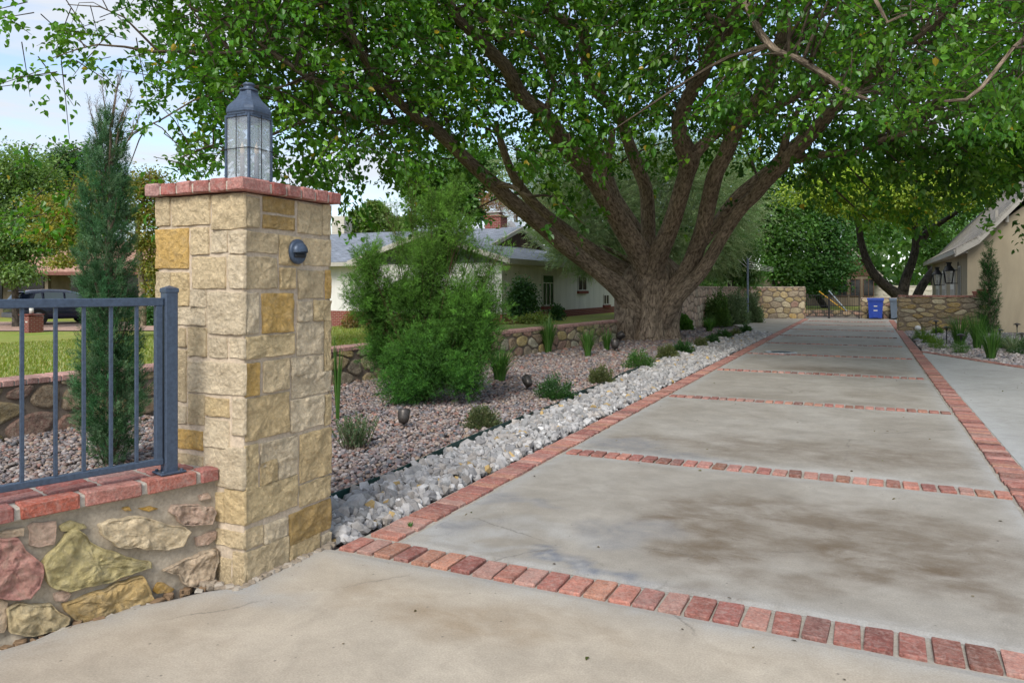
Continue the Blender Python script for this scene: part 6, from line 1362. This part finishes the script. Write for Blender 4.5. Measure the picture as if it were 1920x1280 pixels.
jt = column('juniper_column', 'tall narrow blue-green juniper with bare brown tip growing behind the railing', 205, jb, jb.dot(Vector((-sA, cA, 0))), [(215, 5, 4), (240, 16, 2), (270, 24, -2), (300, 30, -6), (380, 37, -8), (460, 42, -8), (540, 40, -4), (620, 38, 3), (690, 50, 2), (750, 55, 0), (800, 42, 2), (845, 32, 3), (872, 18, 3)], 30000, .050, [(.045, .13, .05), (.07, .165, .07), (.13, .22, .11), (.035, .10, .03)], 201, tops=tops)
rs = np.random.RandomState(9); tj = proj(jb)[2]; P = []; D = []
for (x0, y0, x1, y1) in tops:
    for i in range(26): u = rs.uniform(.25, 1); p = at(x0+(x1-x0)*u+rs.normal()*2.5, y0+(y1-y0)*u, tj); P.append(p); D.append((rs.normal()*.35, rs.normal()*.35, 1))
spray_mesh('dry_tip', np.array(P), np.array(D), .07*rs.uniform(.6, 1.3, len(P)), pal(rs, len(P), [(.20, .14, .12), (.14, .13, .08), (.26, .19, .16)], .2), rs, NEEDLE, jt, 6, .09)
cb = gp(1856, 662, 0); cb = at(1856, 660, 24.2); cb.z = 0
column('italian_cypress', 'slim dark green cypress standing against the tan stucco wall', 1855, cb, 24.2, [(452, 1.5, -3), (470, 4, -3), (495, 9, -2), (520, 10, -1), (550, 14, 0), (590, 14, 0), (620, 13, 0), (640, 7, 0)], 9000, .09, [(.03, .09, .025), (.045, .12, .03)], 202, 6)
# big feathery bush
bb_ = gp(792, 753, 0); tb_ = proj(bb_)[2]; fb = thing('feathery_bush', 'big bright green feathery evergreen bush with open plumes in the pebble bed', 'bush', bb_)
rs = np.random.RandomState(301)
LB = [(693, 495, 30, 52, 1.1), (800, 490, 60, 50, .7), (668, 540, 26, 40, .5), (700, 570, 48, 60, 1), (730, 650, 60, 66, 1.15), (800, 665, 85, 75, 1.2), (855, 640, 52, 80, 1), (800, 560, 70, 70, .9), (870, 560, 48, 60, .65), (905, 520, 36, 40, .38), (935, 480, 24, 30, .25), (925, 580, 28, 45, .4), (830, 470, 48, 55, .95), (825, 400, 34, 55, .8), (790, 420, 32, 50, .35), (860, 430, 34, 45, .45), (850, 365, 24, 42, .5), (755, 470, 32, 45, .35), (735, 400, 22, 34, .16), (770, 725, 70, 28, 1.0), (885, 470, 30, 35, .3), (900, 620, 22, 40, .5), (770, 370, 18, 40, .18), (868, 700, 50, 42, 1), (905, 640, 34, 52, .8), (880, 590, 52, 60, .8), (745, 560, 46, 55, .8), (830, 600, 60, 60, .9), (910, 560, 34, 44, .35)]
P = []; D = []; CB = []; tubes = []; rd = random.Random(4)
for (x, y, rx, ry, w) in LB:
    m = int(rx*ry*w*(2.4 if y > 540 else 2.1)); tt = tb_+rd.uniform(-.35, .35); c = np.array(at(x, y, tt)); sx, sy = rx/FPX*tb_, ry/FPX*tb_
    k = max(12, int(m/44)); cc = unit(rs.normal(size=(k, 3)))*rs.rand(k, 1)**.5*.8; j = rs.randint(0, k, m)
    dk = unit(cc+rs.normal(size=(k, 3))*.5+np.array([0, 0, .75])); u = rs.uniform(-1, 1, m); e = cc[j]*np.array([sx, sx, sy])+dk[j]*(u*.17)[:, None]+rs.normal(size=(m, 3))*(.024*(1.45-u))[:, None]; p = c+e; P.append(p); D.append(dk[j]+rs.normal(size=(m, 3))*.55); CB.append(np.repeat(rs.normal(size=(1, k)), 1, 0)[0][j]*.30+u*.22)
    q = Vector(c); tubes.append(([bb_, bb_.lerp(q, .5)+Vector((0, 0, .05)), q, q+(q-bb_).normalized()*sy*.9], [.013, .008, .004, .001]))
    for kk in cc[:8]: qq = Vector(c+kk*np.array([sx, sx, sy])); s = bb_.lerp(q, rd.uniform(.4, .9)); tubes.append(([s, s.lerp(qq, .6), qq, qq+(qq-s).normalized()*.12], [.004, .003, .002, .001]))
P = np.concatenate(P); D = np.concatenate(D); P[:, 2] = np.maximum(P[:, 2], .03); m = len(P); print('bush sprays', m)
hz = np.clip(P[:, 2:3]/2.2, 0, 1); C = pal(rs, m, [(.042, .145, .020), (.068, .19, .026), (.03, .105, .022)], .10)+hz*np.array([[.05, .05, .004]]); C = C*(1+np.concatenate(CB)[:, None])
spray_mesh('foliage', P, D, .055*rs.uniform(.6, 1.5, m), np.clip(C, .004, 1), rs, NEEDLE, fb, 7, .19); tube_uv('stems', tubes, m_bark('bark_reddish', (.09, .06, .03), (.20, .14, .07), 2), fb, 6)
# ---------------- small shrubs
def mound(px, pyb, w, h, palette, label, seed, grp='low mounded shrubs along the white rock strip', ls=.022, n=4200, name='mound_shrub', cat='shrub', needle=False, z=0):
    rs = np.random.RandomState(seed); b = gp(px, pyb-h*.08, z); t = proj(b)[2]; rx = w/2/FPX*t; rz = h/FPX*t; k = 70
    a = rs.rand(k)*6.283; e = np.arccos(rs.rand(k)); d = np.stack([np.sin(e)*np.cos(a), np.sin(e)*np.sin(a), np.cos(e)], 1); j = rs.randint(0, k, n)
    f = rs.rand(n, 1)**.4*(1+.12*rs.normal(size=(k, 1))[j]); P = np.array(b)+(d[j]*f+rs.normal(size=(n, 3))*.10)*np.array([rx, rx, rz]); P[:, 2] = np.maximum(P[:, 2], z)
    C = pal(rs, n, palette, .2); O = d[j]+rs.normal(size=(n, 3))*.5; O[:, 2] += .5; s = max(ls, 1.9/FPX*t*1.2)
    if grp: 
        pass
    if needle: o = spray_mesh(name, P, O, s*2.6*rs.uniform(.7, 1.3, n), C, rs, NEEDLE, None, 6, .18, loc=b)
    else: o = leaf_mesh(name, P, O, s*rs.uniform(.7, 1.4, n), C, rs, LEAF, None, .3, .1, loc=b)
    return tag(o, label, cat, grp)
OL = [(.11, .135, .045), (.08, .11, .035), (.15, .15, .06)]; DK = [(.035, .10, .022), (.055, .13, .03), (.025, .07, .018)]
mound(903, 804, 60, 36, [(.12, .15, .06), (.16, .16, .08), (.08, .12, .05)], 'small olive-grey mound in the pebbles right of the rounded bronze spotlight', 1, n=3600)
mound(1042, 751, 68, 40, DK, 'dark green mound right of the tipped back bronze spotlight', 2, n=4200); mound(1128, 721, 46, 30, OL, 'small olive mound between the two larger green mounds', 3)
mound(1200, 692, 58, 32, [(.05, .14, .025), (.08, .17, .03)], 'widest bright green mound below the big trunk', 4, n=3400); mound(1250, 673, 38, 22, OL, 'olive mound right of the widest bright green mound', 5)
mound(1282, 664, 40, 24, DK, 'dark round mound nearest the right foot of the trunk', 6); mound(1315, 653, 26, 17, OL, 'little olive mound fourth from the far end of the row', 7, n=1400); mound(1336, 645, 24, 16, DK, 'little dark mound left of the long pair in the row', 8, n=1400)
mound(1356, 637, 30, 17, DK, 'low spreading dark mound third from the far end of the row', 9, n=1400); mound(1378, 631, 22, 13, OL, 'tiny mound second from the far end of the row', 10, n=1000); mound(1398, 624, 22, 13, DK, 'last and farthest tiny mound of the row by the side parking', 11, n=1000)
# rosemary by the pillar
b = gp(660, 842, 0); t_ = proj(b)[2]; ro = thing('rosemary_bush', 'grey-green rosemary bush right beside the foot of the pillar', 'bush', b); rs = np.random.RandomState(41); P = []; D = []; tb = []
for i in range(64):
    a = rs.rand()*6.283; ln = rs.uniform(.16, .36); d = Vector((math.cos(a)*rs.uniform(.1, .75), math.sin(a)*rs.uniform(.1, .75), 1)).normalized(); s = b+Vector((rs.normal()*.05, rs.normal()*.05, 0)); e = s+d*ln; tb.append(([s, s.lerp(e, .5)+Vector((0, 0, -.01)), e], [.004, .003, .002]))
    for k in range(70): u = rs.uniform(.15, 1); q = s.lerp(e, u); aa = rs.rand()*6.283; P.append(q); D.append(d*.9+Vector((math.cos(aa), math.sin(aa), .2)))
P = np.array(P); D = np.array([tuple(x) for x in D]); leaf_mesh('foliage', P, D, rs.uniform(.018, .03, len(P)), pal(rs, len(P), [(.13, .22, .10), (.10, .17, .08), (.19, .27, .14)], .15), rs, LEAF, ro, .13, .03); tube_uv('stems', tb, BARK, ro, 5)
# grass clumps
def clump(px, pyb, w, h, label, seed, n=90, palette=None, grp='strappy grass clumps along the garden wall', droop=.5, name='grass_clump', wid=.007, cat='ornamental grass'):
    rs = np.random.RandomState(seed); b = gp(px, pyb, 0); t = proj(b)[2]; pl = palette or [(.06, .16, .025), (.10, .22, .04), (.14, .24, .06), (.04, .12, .02)]
    n = int(n*1.7); C = pal(rs, n, pl, .15)
    return tag(blades(name, b, n, h/FPX*t*1.15, w/2/FPX*t*1.15, C, rs, LEAF, None, max(wid, .9/FPX*t*.55), droop, loc=b), label, cat, grp)
clump(937, 713, 78, 78, 'wide arching grass clump right of the big feathery bush', 51, 130, droop=.75); clump(877, 727, 50, 84, 'upright grass clump half hidden at the right edge of the feathery bush', 52, 80, droop=.4)
clump(1028, 661, 48, 72, 'dense grass clump in front of the garden wall, tallest of the three before the trunk', 53, 110, droop=.35); clump(1102, 668, 44, 60, 'middle grass clump between the tallest one and the trunk', 54, 90, droop=.4); clump(1138, 656, 36, 46, 'smallest grass clump just left of the small bronze spotlight', 55, 70, droop=.5)
clump(633, 786, 22, 140, 'few tall thin iris blades rising right behind the pillar edge', 56, 14, droop=.15, name='iris_clump', wid=.014, grp=None, cat='iris')
clump(1330, 622, 40, 34, 'grass clump right of the trunk in front of the boundary wall', 57, 90, grp=None)
RG = 'tall grass clumps in front of the stucco house'
clump(1799, 646, 66, 62, 'left grass clump of the right bed, touching the yellow stone wall', 61, 120, grp=RG, droop=.4); clump(1832, 655, 50, 70, 'tallest grass clump in the right bed in front of the slim cypress', 62, 120, grp=RG, droop=.3); clump(1858, 674, 56, 66, 'nearest grass clump of the right bed beside the path', 63, 120, grp=RG, droop=.35)
clump(1900, 660, 90, 48, 'silvery arching grass clump at the right edge', 64, 90, [(.20, .25, .17), (.28, .32, .22), (.12, .18, .08)], RG, .8)
TG = 'little yellow-green tufts in the right bed'
for i, (x, y, w, h, lb) in enumerate(((1726, 638, 26, 16, 'yellow-green tuft nearest the round pale light'), (1742, 646, 24, 16, 'yellow-green tuft in the middle of the three small ones'), (1758, 657, 32, 22, 'larger green tuft below the middle one'), (1757, 627, 16, 10, 'tiny yellow tuft at the foot of the stone wall path light'), (1799, 664, 34, 20, 'dark green tuft closest to the bed edge below a path light'))): mound(x, y, w, h, [(.16, .26, .03), (.10, .2, .03)] if i != 4 else [(.07, .17, .03), (.1, .2, .04)], lb, 70+i, TG, name='tuft', needle=True, n=500, cat='tuft')
mound(1893, 656, 60, 20, DK, 'dark low shrub behind the silvery grass at the right edge', 80, None, n=2200); mound(1930, 668, 60, 30, DK, 'dark shrub cut by the right edge of the photo', 81, None, n=2000)
# shrubs further back
GG = [(.13, .19, .10), (.09, .15, .07), (.17, .22, .13)]
for i, (x, y, w, h, p, lb) in enumerate(((1347, 615, 44, 66, [(.06, .13, .03), (.10, .17, .04)], 'olive green shrub nearest the trunk against the boundary wall'), (1378, 611, 52, 62, GG, 'grey-green rounded shrub in the middle against the boundary wall'), (1408, 608, 46, 60, GG, 'grey-green shrub at the wire-armed steel post'), (1283, 621, 26, 28, MG, 'small round shrub right of the trunk spotlight'))):
    mound(x, y, w, h*.85, p, lb, 90+i, 'shrubs against the boundary wall' if i < 3 else None, ls=.07, n=8000, name='wall_shrub')
b0 = at(1404, 560, 43); tree('dark_conifer', 'dark low conifer top showing above the corner of the boulder wall', 'shrub', (b0.x, b0.y, 0), [(1404, 548, 43, 30, 16), (1396, 575, 43, 30, 18)], 5000, .2, DG, 131, tr=.1, spray=True, mat=NEEDLE)
def hb(px, py, t, rx, ry, p, lb, seed, n=5000, ls=.09):
    b0 = at(px, py+ry, t); b0.z = -.2+.0; k = [(px, py, t, rx, ry), (px-rx*.3, py+ry*.35, t, rx*.8, ry*.6)]
    tree('house_shrub', lb, 'shrub', b0, k, n, ls, p, seed, 'shrubs at the foot of the white house', tr=.03)
hb(982, 562, 26, 28, 32, DK, 'dark glossy shrub left of the tall window of the white house', 141, 7000); hb(1000, 602, 24.5, 34, 12, [(.22, .26, .05), (.15, .2, .04)], 'yellow-green shrub in front of the dark glossy one', 142, 3500, .07)
hb(1044, 588, 26.5, 12, 16, DK, 'small dark shrub under the tall window', 143, 1500); hb(664, 603, 26, 20, 20, [(.22, .10, .05), (.12, .16, .04), (.3, .2, .06)], 'reddish shrub at the brick plinth right of the pillar', 144, 3000, .06); hb(955, 615, 24, 26, 12, [(.25, .13, .06), (.12, .12, .04)], 'rusty brown low shrub behind the feathery bush', 145, 2500, .06)
b0 = at(280, 612, 34); b0.z = -.2; tree('round_shrub', 'dark round shrub in front of the white camper van', 'shrub', b0, [(278, 592, 34, 15, 17), (290, 598, 34, 14, 14)], 5000, .1, DG, 146, tr=.05)
# weed in the joint
b = gp(770, 990, 0); rs = np.random.RandomState(3); tag(blades('weed', b, 16, .05, .03, pal(rs, 16, [(.06, .16, .03)], .1), rs, LEAF, None, .004, .4, loc=b), 'tiny weed sprouting in the corner joint of the brick border', 'weed')

rs = np.random.RandomState(88); n = 900; X = rs.uniform(-2.4, 4, n); Y = rs.uniform(1.2, 22, n)**1.0; P = np.stack([X, Y, np.full(n, .004)], 1); e = (rs.rand(n) < .16) | (np.abs(X+2.42) < .12) | (np.abs((Y-6.3)) < .06) | (np.abs(Y-3.68) < .05); P = P[e]; n = len(P)
D = np.stack([rs.normal(size=n), rs.normal(size=n), rs.rand(n)*.15], 1)
tag(leaf_mesh('leaf_litter', P, D, rs.uniform(.012, .034, n), pal(rs, n, [(.12, .08, .04), (.2, .15, .06), (.10, .12, .03), (.06, .04, .03)], .2), rs, LEAF, None, .3, .1, facing=np.tile(np.array([[0, 0, 1.0]]), (n, 1))), kind='stuff', label='scattered dry leaf crumbs on the driveway and in its joints', cat='leaf litter')
